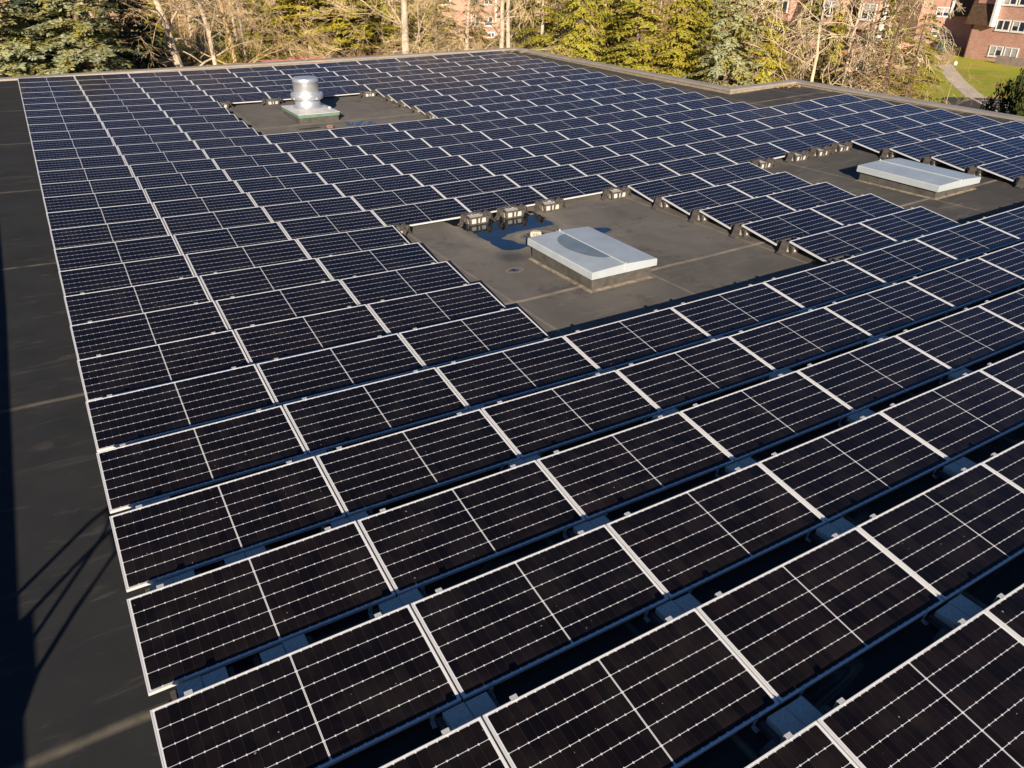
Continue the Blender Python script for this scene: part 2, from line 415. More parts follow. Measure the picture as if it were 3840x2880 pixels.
# parapet: tan upstand inside, folded metal coping on top
path = [(XL, YF, .295), (X1, YF, .295), (X1, YN, .31), (X2, YN, .36), (X2, YB, .37)]
def offset(pth, d):
    out = []
    for k, (x, y, z) in enumerate(pth):
        n = Vector((0, 0))
        for a, b in ((k - 1, k), (k, k + 1)):
            if a < 0 or b >= len(pth): continue
            t = Vector((pth[b][0] - pth[a][0], pth[b][1] - pth[a][1])).normalized()
            n += Vector((-t.y, t.x))
        if 0 < k < len(pth) - 1: pass
        out.append((x + n.x * d, y + n.y * d, z))
    return out
def strip(m, prof, mi=0):
    """sweep (offset, height, absolute?) pairs along the roof edge"""
    rows = []
    for off, h in prof:
        rows.append([(x, y, (z + h) if h > -5 else GROUND) for x, y, z in offset(path, off)])
    for a, b in zip(rows, rows[1:]):
        for k in range(len(path) - 1): m.face([a[k], a[k + 1], b[k + 1], b[k]], mi)
mp_ = MB(); strip(mp_, [(-0.02, -0.4), (0.0, -0.035), (0.05, -0.035)]); par = mp_.obj('parapet', M['upstand'], bld)
mc = MB(); strip(mc, [(-0.035, -0.075), (-0.035, -0.005), (0.02, 0.012), (0.31, 0.035), (0.34, 0.03), (0.34, -0.14)]); mc.obj('coping', M['coping'], par)
mw = MB(); strip(mw, [(0.30, -0.10), (0.30, -9)]); mw.obj('wall', M['brick'], bld, uv='box')
# the higher part of the building on the left (outside the frame) and its ladder rail: they throw the shadow on the strip
mr = MB(); mr.box(-9, XL, YB, 38.1, GROUND, 1.235); mr.box(-2.9, XL + 0.001, -0.86, -0.04, 1.235, 1.31); mr.obj('raised_wall', M['brick'], bld, uv='box')
ml = MB()
def rail(pts, r=0.022): ml.tube(pts, [r] * len(pts), 8)
rail([(XL, .53, 1.2), (XL, .13, 1.70), (XL, -.03, 1.83), (XL, -.2, 1.85)])
rail([(XL, .10, 1.2), (XL, -.18, 1.56), (XL, -.45, 1.85)])
rail([(XL, -.33, 1.2), (XL, -.33, 1.78), (XL, -.2, 1.85)])
rail([(XL, -.98, 1.2), (XL, -.77, 1.29), (XL, -.745, 1.54), (XL, -.81, 1.85), (XL, -.45, 1.85)], 0.028)
rail([(XL, -.82, 1.22), (XL, -.66, 1.27)], 0.03)
ml.obj('handrail', M['steel'], bld)

# ------------------------------------------------------------------ solar panels
PX, PY, D, HN, HF = 2.115, 1.29268, 0.98289, 0.13024, 0.28405
PL = 2.095                                             # module length; 20 mm gap
PW = math.hypot(D, HF - HN)
def rows_layout():
    for r in range(-1, 29):
        kmax = 11 if r >= 14 else 13
        lim = {-1: (1, 4), 0: (0, 5), 1: (0, 6), 2: (0, 7), 3: (0, 8), 4: (0, 9), 5: (0, 10), 6: (0, 12)}.get(r, (0, kmax - 1))
        ks = [k for k in range(lim[0], lim[1] + 1) if k < kmax]
        if 5 <= r <= 9: ks = [k for k in ks if k not in (3, 4, 5, 8, 9)]
        if 18 <= r <= 22: ks = [k for k in ks if k not in (3, 4, 5)]
        yield r, ks
# master: origin at the middle of the near edge's top, y up the slope, z normal
TH, LIP = 0.035, 0.011
fm = MB()
for a in ((-PL / 2, PL / 2, 0, LIP), (-PL / 2, PL / 2, PW - LIP, PW), (-PL / 2, -PL / 2 + LIP, LIP, PW - LIP), (PL / 2 - LIP, PL / 2, LIP, PW - LIP)):
    fm.box(*a, -TH, 0)
frame_me = fm.mesh('frame', M['frame'])
gm = MB()
gm.v = [(-PL / 2 + LIP, LIP, -.002), (PL / 2 - LIP, LIP, -.002), (PL / 2 - LIP, PW - LIP, -.002), (-PL / 2 + LIP, PW - LIP, -.002)]
gm.f = [(0, 1, 2, 3)]; gm.m = [0]
glass_me = gm.mesh('cell_sheet', mat_cells(PL, PW))
uvl = glass_me.uv_layers.new(name='UVMap')
for li, (x, y, _) in enumerate(gm.v): uvl.data[li].uv = ((x + PL / 2) / PL, y / PW)
bm_ = MB(); bm_.box(-PL / 2 + LIP, PL / 2 - LIP, LIP, PW - LIP, -.008, -.005)
back_me = bm_.mesh('backsheet', M['trim'])
# clips: bracket hanging from the near rail, upstanding tab behind the far rail
def clip_mesh(near):
    c = MB()
    if near:
        c.box(-.022, .022, -.004, 0, -TH - .085, -.004); c.box(-.022, .022, -.055, -.004, -TH - .089, -TH - .085)
        c.box(-.026, .026, -.004, .012, -.003, .003); c.box(-.010, .010, -.0065, -.004, -.085, -.055)
    else:
        c.box(-.030, .030, -.010, .034, .0005, .0045); c.box(-.026, -.012, .030, .034, -.07, .0005); c.box(.012, .026, .030, .034, -.07, .0005)
        c.box(-.026, .026, .030, .034, -.10, -.07)
    return c.mesh('clamp', M['clip'])
clipN, clipF = clip_mesh(True), clip_mesh(False)
ORD = ['', 'first', 'second', 'third', 'fourth', 'fifth', 'sixth', 'seventh', 'eighth', 'ninth', 'tenth', 'eleventh', 'twelfth', 'thirteenth', 'fourteenth',
       'fifteenth', 'sixteenth', 'seventeenth', 'eighteenth', 'nineteenth', 'twentieth', 'twenty-first', 'twenty-second', 'twenty-third', 'twenty-fourth',
       'twenty-fifth', 'twenty-sixth', 'twenty-seventh', 'twenty-eighth', 'twenty-ninth', 'thirtieth']
def panel_matrix(r, k):
    xa, xb = k * PX + 0.01, k * PX + 0.01 + PL
    yn, yf = r * PY - D, r * PY
    pn = (Vector((xa, yn, HN + rz_(xa, yn))), Vector((xb, yn, HN + rz_(xb, yn))))
    pf = (Vector((xa, yf, HF + rz_(xa, yf))), Vector((xb, yf, HF + rz_(xb, yf))))
    ex = (pn[1] - pn[0] + pf[1] - pf[0]).normalized(); ey = (pf[0] - pn[0] + pf[1] - pn[1]); ey = (ey - ex * ey.dot(ex)).normalized(); ez = ex.cross(ey)
    c = (pn[0] + pn[1] + pf[0] + pf[1]) / 4 - ey * (PW / 2)
    j = 0.0016
    rot = Matrix((ex, ey, ez)).transposed().to_euler()
    rot.x += R.gauss(0, j); rot.y += R.gauss(0, j * .6)
    return c, rot
def panel_master(full):
    o = link('solar_panel', None)
    link('frame', frame_me, o); link('cell_sheet', glass_me, o); link('backsheet', back_me, o)
    if full:
        for x in (-.80, .80):
            cn = link('clamp', clipN, o); cn.location = (x, 0, 0)
            cf = link('clamp', clipF, o); cf.location = (x + (.03 if x < 0 else -.03), PW, 0)
    return o
masters = {True: None, False: None}
for r, ks in rows_layout():
    for n_, k in enumerate(ks, 1):
        full = r <= 8
        if masters[full] is None: o = masters[full] = panel_master(full)
        else: o = copy_tree(masters[full])
        c, rot = panel_matrix(r, k)
        o.location = c; o.rotation_euler = rot
        back = 29 - r
        rowtxt = f'{ORD[back]} row from the far parapet' if back > 1 else 'farthest row against the far parapet'
        if r == -1: lab = f'black solar panel, {ORD[n_]} from left in the nearest row at the bottom right'
        elif n_ == 1 and back <= 28: lab = f'black solar panel at the left end of the {rowtxt}'
        elif k == 2 and (5 <= r <= 9): lab = f'black solar panel left of the middle skylight clearing, {rowtxt}'
        elif k == 2 and (18 <= r <= 22): lab = f'black solar panel left of the exhaust fan clearing, {rowtxt}'
        elif k == 6 and (18 <= r <= 22): lab = f'black solar panel right of the exhaust fan clearing, {rowtxt}'
        elif k == 6 and (5 <= r <= 9): lab = f'black solar panel right of the middle skylight clearing, {rowtxt}'
        else: lab = f'black solar panel, {ORD[n_]} from the left in the {rowtxt}'
        tag(o, lab, 'solar panel', 'solar panels of the rooftop array')

# ------------------------------------------------------------------ ballast trays
def tray_master(arms):
    o = link('ballast_tray', None)
    t = MB()
    w, d, h = 0.225, 0.175, 0.175
    t.box(-w, w, -d, d, 0.001, .014)
    def post(x0, y0, x1, y1, hw=.022, hd=.018):
        t.hexa([(x0 - hw, y0 - hd, .014), (x0 + hw, y0 - hd, .014), (x0 + hw, y0 + hd, .014), (x0 - hw, y0 + hd, .014),
                (x1 - hw * 1.6, y1 - hd, h), (x1 + hw * 1.6, y1 - hd, h), (x1 + hw * 1.6, y1 + hd, h), (x1 - hw * 1.6, y1 + hd, h)])
    if arms:
        for sx in (-1, 1):
            for sy in (-1, 1): post(sx * w * .9, sy * d * .95, sx * w * 1.06, sy * d * 1.12)
            post(sx * w * .93, 0, sx * w * 1.06, 0)
        for sy in (-1, 1): post(-.04, sy * d * .97, -.05, sy * d * 1.12, .011); post(.045, sy * d * .97, .055, sy * d * 1.12, .011)
        for y0, y1 in ((-d - .045, -d + .005), (d - .005, d + .045)): t.box(-w - .035, w + .035, y0, y1, h, h + .020)
        for x0, x1 in ((-w - .035, -w + .015), (w - .015, w + .035)): t.box(x0, x1, -d + .005, d - .005, h, h + .020)
        t.box(-w + .03, w - .03, -d - .010, -d + .006, .014, .042)
    else:
        for sx in (-1, 1): t.box(sx * w - .02, sx * w + .02, -d, d, .015, .085)
        for y0, y1 in ((-d, -d + .02), (d - .02, d)): t.box(-w + .02, w - .02, y0, y1, .015, .07)
    link('rack', t.mesh('rack', M['tray']), o)
    for sx in (-1, 1):
        a = MB()
        if arms: pr = [(.20, .190), (.235, .232), (.27, .262), (.305, .268), (.34, .245), (.362, .195), (.375, .12), (.40, .05), (.45, .035)]
        else: pr = [(.22, .08), (.28, .095), (.34, .07), (.39, .02)]
        ya, yb = -.15, .02
        for (xa, za), (xb, zb) in zip(pr, pr[1:]):
            xa, xb = sx * xa, sx * xb
            a.hexa([(xa, ya, za - .022), (xb, ya, zb - .022), (xb, yb, zb - .022), (xa, yb, za - .022), (xa, ya, za), (xb, ya, zb), (xb, yb, zb), (xa, yb, za)])
        if arms: a.box(min(sx * .29, sx * .345), max(sx * .29, sx * .345), -.11, -.03, .10, .245)
        link('arm', a.mesh('arm', M['tray']), o)
    return o
block_me = MB(); block_me.box(-.094, .094, -.155, .155, 0, .150); block_me = block_me.mesh('concrete_block', M['conc'])
tm = {}
def tray(kx, r, lab, group, arms=True):
    """tray bridging the gap below the near edge of panel row r, kx in panel widths"""
    if arms not in tm: o = tm[arms] = tray_master(arms)
    else: o = copy_tree(tm[arms])
    x = kx * PX; y = (r - 1) * PY + .12
    o.location = (x, y, rz_(x, y)); o.scale = (1, 1, .95 if arms else .9)
    tag(o, lab, 'ballast tray', group)
    for n_, sx in enumerate((-1, 1)):
        b = link('concrete_block', block_me); b.location = (x + sx * .0975, y + R.uniform(-.01, .01), rz_(x, y) + .0145)
        b.rotation_euler = (0, 0, R.gauss(0, .012)); b.scale = (1, 1, .84 if arms else .78)
        side = 'left' if sx < 0 else 'right'
        tag(b, f'{side} concrete block in the ' + lab.replace(',', ''), 'block', 'ballast blocks in their trays')
gaps = {0: [2, 3, 4], 1: [1, 2, 3, 4], 2: [.19, .5, 1, 2, 3, 4, 5], 3: [.19, .5, 1, 2, 3, 4, 5], 4: [.19, 1, 2, 3, 4, 5, 6]}
for r, ks in gaps.items():
    for n_, kx in enumerate(ks, 1):
        tray(kx, r, f'black tray {ORD[n_]} from left below the {ORD[29 - r]} panel row', 'ballast trays in the gaps between panel rows', False)
for n_, kx in enumerate((3.0, 3.97, 4.42, 4.92, 5.87), 1):
    tray(kx, 10, f'black tray {ORD[n_]} from left, far side of middle skylight clearing', 'ballast trays around the middle skylight')
for r in (9, 8, 7, 6, 5):
    tray(6.14, r, f'black tray {ORD[10 - r]} from the back, right of middle skylight clearing', 'ballast trays around the middle skylight')
for n_, kx in enumerate((8.3, 8.97, 9.42, 9.85), 1):
    tray(kx, 10, f'black tray {ORD[n_]} from left, far side of right skylight clearing', 'ballast trays around the right skylight')
for r in (9, 8, 7, 6):
    tray(10.14, r, f'black tray {ORD[10 - r]} from the back, right of right skylight clearing', 'ballast trays around the right skylight')
for n_, kx in enumerate((3.05, 3.97, 4.7, 5.87), 1):
    tray(kx, 23, f'black tray {ORD[n_]} from left, far side of exhaust fan clearing', 'ballast trays around the exhaust fan')
for r in (22, 21, 20, 19, 18):
    tray(6.14, r, f'black tray {ORD[23 - r]} from the back, right of exhaust fan clearing', 'ballast trays around the exhaust fan')

# ------------------------------------------------------------------ skylights
def skylight(x0, x1, y0, y1, zc, zt, lab, wet):
    cx, cy = (x0 + x1) / 2, (y0 + y1) / 2
    zr = rz_(cx, cy); w, d = (x1 - x0) / 2, (y1 - y0) / 2
    o = thing('skylight', lab, 'skylight', (cx, cy, zr), 0, 'roof skylights')
    c = MB()
    c.box(-w + .03, w - .03, -d + .03, d - .03, -.12, zc - zr)
    cu = bevel(c.obj('curb', M['curb'], o), .012)
    k = MB()                                               # dusty skirt turned out on the roof
    lo, hi = w + .03, w - .035
    for a, b in (((-1, -1), (1, -1)), ((1, -1), (1, 1)), ((1, 1), (-1, 1)), ((-1, 1), (-1, -1))):
        def P(s, e, z): 
            x, y = s[0] * (w + e), s[1] * (d + e); return (x, y, rz_(cx + x, cy + y) - zr + z)
        k.face([P(a, .032, .005), P(b, .032, .005), P(b, -.028, .032), P(a, -.028, .032)])
    k.obj('flashing', M['silt'], o)
    h0, h1 = zc - zr + .002, zt - zr
    e = .035
    m = MB()
    xs = [-w - e, -w - e + .02, 0, w + e - .02, w + e]
    zs = [h1 - .02, h1, h1 + .03, h1, h1 - .02]
    for j in range(4):
        for ya, yb in ((-d - e, d + e),):
            m.face([(xs[j], ya, zs[j]), (xs[j + 1], ya, zs[j + 1]), (xs[j + 1], yb, zs[j + 1]), (xs[j], yb, zs[j])])
    for y, fl in ((-d - e, 1), (d + e, -1)):
        pts = [(xs[0], y, h0), (xs[4], y, h0)] + [(xs[j], y, zs[j]) for j in (4, 3, 2, 1, 0)]
        m.face(pts if fl > 0 else pts[::-1])
    for x, fl in ((xs[0], -1), (xs[4], 1)):
        pts = [(x, -d - e, h0), (x, d + e, h0), (x, d + e, h1 - .02), (x, -d - e, h1 - .02)]
        m.face(pts if fl > 0 else pts[::-1])
    m.face([(xs[0], -d - e, h0), (xs[0], d + e, h0), (xs[4], d + e, h0), (xs[4], -d - e, h0)])
    cov = m.obj('cover', M['dome'], o)
    s_ = MB(); s_.tube([(0, -d - e - .004, h1 - .09), (0, -d - e - .004, h1 + .03), (0, -d - e + .03, h1 + .035), (0, d + e, h1 + .035)], [.014, .016, .012, .012], 6)
    s_.tube([(0, -d - e - .005, h1 + .0), (0, -d - e - .005, h1 + .055)], [.02, .012], 6); s_.tube([(0, d + e - .03, h1 + .02), (0, d + e - .03, h1 + .075)], [.02, .01], 6)
    s_.obj('ridge_seam', M['dome'], cov)
    if wet:                                                # rain caught against the seam on the lower half
        q = MB(); pts = []
        top = lambda x: h1 + .03 * (1 - abs(x) / (w + e)) + .004
        for t in range(25):
            a = math.pi * t / 24
            y = -d * .62 + (1 - math.cos(a)) / 2 * d * 1.42
            x = -(w * .60) * math.sin(a) ** .75 * (0.72 + .28 * math.cos(a - 2.0))
            pts.append((x - .022, y, top(x)))
        for a, b in zip(pts, pts[1:]): q.face([(-.022, a[1], top(0)), (-.022, b[1], top(0)), b, a])
        q.obj('wet_patch', M['wet'], cov)
    return o
skylight(8.17, 9.60, 6.93, 9.03, .122, .262, 'pale skylight with a lens-shaped wet patch, beside the puddle in the middle clearing', True)
skylight(18.50, 20.15, 7.10, 9.32, .245, .402, 'dry pale skylight in the clearing near the right edge of the array', False)

# ------------------------------------------------------------------ exhaust fan
fz = -.18
fan = thing('exhaust_fan', 'round silver exhaust fan on a square green-banded curb in the far clearing', 'roof fan', (9.02, 25.66, fz))
c = MB(); c.box(-.72, .72, -1.02, 1.02, -.1, .185); bevel(c.obj('curb', M['curb'], fan), .015)
c = MB(); c.box(-.745, .745, -1.045, 1.045, .187, .292); c.obj('flashing', M['green'], fan)
c = MB()
c.box(-.765, .765, -1.065, 1.065, .294, .312)
for a, b in (((-1, -1), (1, -1)), ((1, -1), (1, 1)), ((1, 1), (-1, 1)), ((-1, 1), (-1, -1))):
    c.face([(a[0] * .765, a[1] * 1.065, .313), (b[0] * .765, b[1] * 1.065, .313), (b[0] * .52, b[1] * .56, .385), (a[0] * .52, a[1] * .56, .385)])
c.face([(-.52, -.56, .385), (.52, -.56, .385), (.52, .56, .385), (-.52, .56, .385)])
c.box(.50, .58, -.62, -.58, .33, .43); c.box(-.60, -.52, -.66, -.62, .33, .36)
c.obj('cap_plate', M['platem'], fan)
FX = -.055
c = MB(); c.lathe([(.53, .386), (.50, .41), (.452, .46), (.446, .70), (.446, .71)], FX, 0, 56); c.obj('neck', M['galv'], fan, smooth=True)
c = MB(); c.lathe([(.46, .665), (.555, .672), (.572, .69), (.572, .845), (.556, .872), (.50, .885), (.47, .883)], FX, 0, 64)
wb = c.obj('wind_band', M['galv'], fan, smooth=True)
c = MB(); c.lathe([(.455, .84), (.450, .87), (.452, 1.255), (.459, 1.257), (.459, 1.275), (.452, 1.277), (.452, 1.335), (.440, 1.372), (.40, 1.392), (.25, 1.408), (.0001, 1.414)], FX, 0, 64)
c.obj('motor_hood', M['galv'], fan, smooth=True)
for a in (20, 110, 200, 290):
    c = MB(); x, y = FX + .57 * math.cos(rad(a)), .57 * math.sin(rad(a)); c.tube([(x, y, .69), (x, y, .76)], [.018, .018], 6); c.obj('bolt', M['galv'], wb)

# ------------------------------------------------------------------ drains and water
def drain(x, y, mat, lab, s=1.0):
    o = thing('roof_drain', lab, 'roof drain', (x, y, rz_(x, y)), 0, 'roof drains'); o.scale = (s, s, s)
    b = MB(); b.lathe([(.21, -.01), (.20, .012), (.14, .016), (.13, .012)], 0, 0, 32); b.obj('flange', M['curb'], o, smooth=True)
    g = MB()
    for k in range(20):
        a = 2 * math.pi * k / 20; ca, sa = math.cos(a), math.sin(a)
        g.tube([(.118 * ca, .118 * sa, .012), (.108 * ca, .108 * sa, .09), (.085 * ca, .085 * sa, .108)], [.0085] * 3, 4)
    g.lathe([(.098, .098), (.094, .112), (.06, .121), (.0001, .124)], 0, 0, 24)
    g.lathe([(.128, .012), (.124, .03), (.112, .034)], 0, 0, 24)
    g.obj('strainer', mat, o)
drain(9.06, 10.20, M['strain'], 'cream domed roof drain beside the puddle behind the middle skylight')
drain(9.02, 23.55, M['rust'], 'rust-brown roof drain in front of the exhaust fan', .9)
def smooth(pts, it=2):
    for _ in range(it):
        out = []
        for a, b in zip(pts, pts[1:] + pts[:1]):
            out += [(a[0] * .75 + b[0] * .25, a[1] * .75 + b[1] * .25), (a[0] * .25 + b[0] * .75, a[1] * .25 + b[1] * .75)]
        pts = out
    return pts
pud = [(7.85, 12.35), (8.16, 12.42), (8.6, 12.45), (9.22, 12.38), (9.81, 12.05), (10.01, 11.84), (9.95, 11.47), (10.0, 11.27), (9.86, 11.13), (9.94, 10.94), (9.91, 10.76), (9.72, 10.71), (9.38, 10.71),
       (9.04, 10.7), (8.67, 10.62), (8.54, 10.59), (8.37, 10.49), (8.36, 10.35), (8.45, 10.24), (8.47, 10.08), (8.47, 9.94), (8.62, 9.87), (8.55, 9.67), (8.24, 9.63), (8.0, 9.75), (7.97, 9.96), (7.99, 10.28),
       (8.02, 10.41), (8.01, 10.67), (7.97, 10.95), (8.03, 11.12), (7.96, 11.26), (7.98, 11.5), (7.9, 11.75), (7.8, 12.07)]
def puddle(name, pts, lift):
    pts = smooth([(a + R.gauss(0, .022), b + R.gauss(0, .022)) for a, b in smooth(pts, 1)], 1); m = MB()
    y0, y1 = min(p[1] for p in pts), max(p[1] for p in pts)
    n = max(8, int((y1 - y0) / .03))
    def cut(y):
        xs = []
        for (xa, ya), (xb, yb) in zip(pts, pts[1:] + pts[:1]):
            if (ya <= y) != (yb <= y): xs.append(xa + (xb - xa) * (y - ya) / (yb - ya))
        return sorted(xs)
    rows = [(y, cut(y)) for y in (y0 + (y1 - y0) * (k + .001) / (n + .002) for k in range(n + 1))]
    for (ya, xa), (yb, xb) in zip(rows, rows[1:]):
        if len(xa) != len(xb): xb = xa if len(xa) < len(xb) else xb; xa = xb if len(xa) != len(xb) else xa
        for k in range(0, len(xa) - 1, 2):
            m.face([(x, y, rz_(x, y) + lift) for x, y in ((xa[k], ya), (xa[k + 1], ya), (xb[k + 1], yb), (xb[k], yb))])
    return tag(m.obj(name, M['water']), kind='structure')
puddle('puddle', pud, .005)
ring = lambda x, y, a, b, n=22, j=.12: [(x + a * math.cos(t * 2 * math.pi / n) * R.uniform(1 - j, 1 + j), y + b * math.sin(t * 2 * math.pi / n) * R.uniform(1 - j, 1 + j)) for t in range(n)]
puddle('puddle', ring(9.08, 10.2, .27, .24), .005)
puddle('puddle', ring(10.45, 9.78, .3, .2), .005)
puddle('puddle', ring(10.25, 23.75, .55, .42, j=.2), .005)
puddle('puddle', ring(8.35, 23.75, .4, .12, j=.25), .005)
puddle('puddle', ring(7.58, 8.65, .07, .05), .005)

lf = MB(); rl = random.Random(5)
for k in range(490):
    if k < 330: x, y = X2 - .12 - abs(rl.gauss(0, .55)), YN - .1 - abs(rl.gauss(0, .16))
    elif k < 480: x, y = X1 - .12 - abs(rl.gauss(0, .8)), YF - .1 - abs(rl.gauss(0, .18))
    else: x, y = rl.uniform(20, 28.9), rl.uniform(8, 20.5)
    a = rl.uniform(0, 6.28); q = rl.uniform(.02, .05) * (1.5 if k < 480 else .7); e1 = Vector((math.cos(a) * q, math.sin(a) * q, rl.gauss(0, .012))); e2 = Vector((-math.sin(a) * q * .6, math.cos(a) * q * .6, rl.gauss(0, .012)))
    c = Vector((x, y, rz_(x, y) + .018 + (rl.uniform(0, .05) if k < 480 else 0)))
    lf.face([c - e1, c + e2, c + e1, c - e2])
tag(lf.obj('dry_leaves', grain('dry_leaf', (0.48, 0.30, 0.15), 0.9, 0, 0.1, 0.4, 3)), kind='stuff')

# ------------------------------------------------------------------ ground and its surfaces
def sheet(name, pts, mat, lift, kind='structure'):
    m = MB(); m.face([(x, y, GROUND + lift) for x, y in pts]); return tag(m.obj(name, mat), kind=kind)
sheet('ground', [(-1500, -1500), (1500, -1500), (1500, 1500), (-1500, 1500)], M['litter'], 0)
sheet('lawn', [(29.6, 36), (60, 38), (110, 62), (112, 5), (64, 5), (60, 24), (29.6, 22)], M['lawn'], .004)
sheet('grass_verge', [(4, 62), (22, 70), (24, 88), (5, 92)], M['lawn2'], .004)
sheet('road', [(-5, 93), (36, 86), (46, 96), (44, 112), (22, 118), (-5, 106)], M['asph'], .008)
sheet('car_park', [(29.6, 21), (44, 25), (64.6, 35.2), (68.3, 32.6), (72, 12), (66, -10), (29.6, -10)], M['asph'], .008)
def ribbon(name, pts, w, mat, lift, kind='structure'):
    m = MB(); L = []; Rr = []
    for k, p in enumerate(pts):
        a = pts[max(k - 1, 0)]; b = pts[min(k + 1, len(pts) - 1)]
        t = Vector((b[0] - a[0], b[1] - a[1])).normalized(); n = Vector((-t.y, t.x)) * w / 2
        L.append((p[0] + n.x, p[1] + n.y, GROUND + lift)); Rr.append((p[0] - n.x, p[1] - n.y, GROUND + lift))
    for k in range(len(pts) - 1): m.face([Rr[k], Rr[k + 1], L[k + 1], L[k]])
    return tag(m.obj(name, mat), kind=kind)
ribbon('path', [(66.6, 33.6), (74, 39.9), (81, 45.3), (87.6, 50.3), (95, 54.6)], 1.5, M['pathc'], .014)
ribbon('path', [(62.6, 37.5), (64.0, 41.7), (65.2, 44.6), (65.9, 48.8), (66.0, 54), (64, 62)], 1.3, M['pathc'], .018)
for a, b in (((66.3, 33.9), (60.6, 27.6)), ((67.4, 33.0), (69.8, 27.6)), ((65.9, 32.8), (68.3, 27.0)), ((64.9, 31.8), (67.4, 26.0)), ((63.9, 30.7), (66.2, 25.2)), ((62.6, 29.2), (64.4, 24.8))):
    ribbon('road_marking', [a, b], .16, M['paint'], .013)

# ------------------------------------------------------------------ apartment buildings
def facade_xf(p0, d):
    dx = Vector((d[0], d[1], 0)).normalized(); up_ = Vector((0, 0, 1)); nrm = dx.cross(up_)   # nrm points out of the wall
    return lambda s, o, z: Vector((p0[0], p0[1], 0)) + dx * s + nrm * o + up_ * z
def hexf(m, F, s0, s1, o0, o1, z0, z1, mi=0, lean=0.0):
    p = [F(s0, o0, z0), F(s1, o0, z0), F(s1, o1, z0), F(s0, o1, z0), F(s0, o0, z1), F(s1, o0, z1), F(s1, o1 - lean, z1), F(s0, o1 - lean, z1)]
    m.hexa(p, mi)
def window(F, par_, s0, s1, z0, z1, blind=0.5, o=0.0):
    m = MB(); t = .11
    for a in ((s0, s1, z0, z0 + t), (s0, s1, z1 - t, z1), (s0, s0 + t, z0 + t, z1 - t), (s1 - t, s1, z0 + t, z1 - t), ((s0 + s1) / 2 - .05, (s0 + s1) / 2 + .05, z0 + t, z1 - t)):
        hexf(m, F, a[0], a[1], o + .003, o + .075, a[2], a[3])
    hexf(m, F, s0 - .05, s1 + .05, o + .003, o + .11, z0 - .09, z0 - .003)
    w = m.obj('window', M['trim'], par_)
    g = MB(); hexf(g, F, s0 + t, s1 - t, o + .004, o + .03, z0 + t, z1 - t); g.obj('pane', M['pane'], w)
    if blind > 0:
        b = MB(); hexf(b, F, s0 + t + .02, (s0 + s1) / 2 - .06, o + .0315, o + .036, z1 - t - (z1 - z0) * blind * .8, z1 - t - .005)
        if R.random() < .6: hexf(b, F, (s0 + s1) / 2 + .06, s1 - t - .02, o + .0315, o + .036, z1 - t - (z1 - z0) * blind * R.uniform(.4, 1) * .8, z1 - t - .005)
        b.obj('blind', M['blind'], w)
def apartment(label, p0, d, length, depth, ztop):
    b = thing('apartment_building', label, 'building', (0, 0, 0), 0, 'brick apartment buildings')
    F = facade_xf(p0, d)
    m = MB(); hexf(m, F, 0, length, -depth, 0, GROUND - .3, ztop); m.obj('wall', M['brick'], b, uv='box')
    return b, F
def mansard(F, par_, s0, s1, z0, z1, o=.45, lean=.9, depth=1.0):
    m = MB(); hexf(m, F, s0, s1, -depth, o, z0, z1, 0, lean); return m.obj('mansard_roof', M['shingle'], par_, uv='box')
# right-hand building
bR, FR = apartment('brick apartment block with brown shingle slope and white windows at the top right corner', (92.5, 50.85), (-1.2, -8.2), 30, 13, 4.3)
mansard(FR, bR, -.55, 2.56, -1.55, 6.5, .55, 2.1)
m = MB(); hexf(m, FR, 2.56, 2.86, .003, .62, -1.6, 6.4, 0, 0); m.obj('corner_trim', M['trim'], bR)
for z in (-4.5, -1.93, .55, 3.0):
    for n_, s in enumerate((2.98, 4.82)):
        if z == 3.0 : z1 = z + 1.05
        else: z1 = z + 1.06
        window(FR, bR, s, s + 1.62, z, z1, R.choice((0.5, .9, 0)))
    for s in (9.5, 11.4, 16, 18, 23, 25): window(FR, bR, s, s + 1.62, z, z + 1.06, .5)
m = MB(); m.tube([FR(.12, .06, GROUND), FR(.12, .06, -1.5)], [.06, .06], 6); m.obj('downpipe', M['shingle'], bR)
mansard(FR, bR, 2.9, 30, 4.3, 6.5, .4, 1.2)
# recessed wing to its left
bL, FL = apartment('brick wing in shade, set back behind the right-hand apartment block', (92.2, 65.8), (2.0, -7.5), 13.5, 10, 1.5)
mansard(FL, bL, 11.2, 13.5, -1.05, 4.5, .5, 1.6); mansard(FL, bL, 0, 10.9, .9, 4.5, .35, 1.6)
for s0 in (9.3, 5.6, 2.0):
    for z in (-3.3, -1.2): window(FL, bL, s0, s0 + 1.6, z, z + 1.0, .6)
m = MB(); hexf(m, FL, 10.9, 11.2, .003, .25, -1.4, 2, 0); m.obj('corner_trim', M['trim'], bL)
# building behind the spruces on the right
bM, FM = apartment('brick apartment block with mansard dormers behind the tangled bare trees on the right', (71.31, 63.55), (-1.2, -9.93), 18.6, 4, -1.9)
FM0 = 14.25
m = MB(); hexf(m, FM, 0, 18.6, .003, .45, -2.12, -1.9); m.obj('eave', M['shingle'], bM)
mansard(FM, bM, 0, 18.6, -1.9, 3.2, .45, 1.9, 4)
for s in (FM0 - 3.2, FM0 + 1.6, FM0 - 10):
    m = MB(); hexf(m, FM, s - .2, s + 2.0, -2, .5, -1.0, 1.5); do = m.obj('dormer', M['brick'], bM, uv='box')
    window(FM, bM, s + .05, s + 1.75, -.15, 1.2, .5, .5)
for s in (FM0 - 9.3, FM0 + 4.0):
    m = MB(); hexf(m, FM, s, s + .3, .2, .62, -2.0, 3.0, 0, .5); m.obj('corner_trim', M['trim'], bM)
for s in (FM0 - 3.9, FM0 + 2.0, FM0 - 10.4): window(FM, bM, s, s + 1.75, -4.75, -3.7, .4)
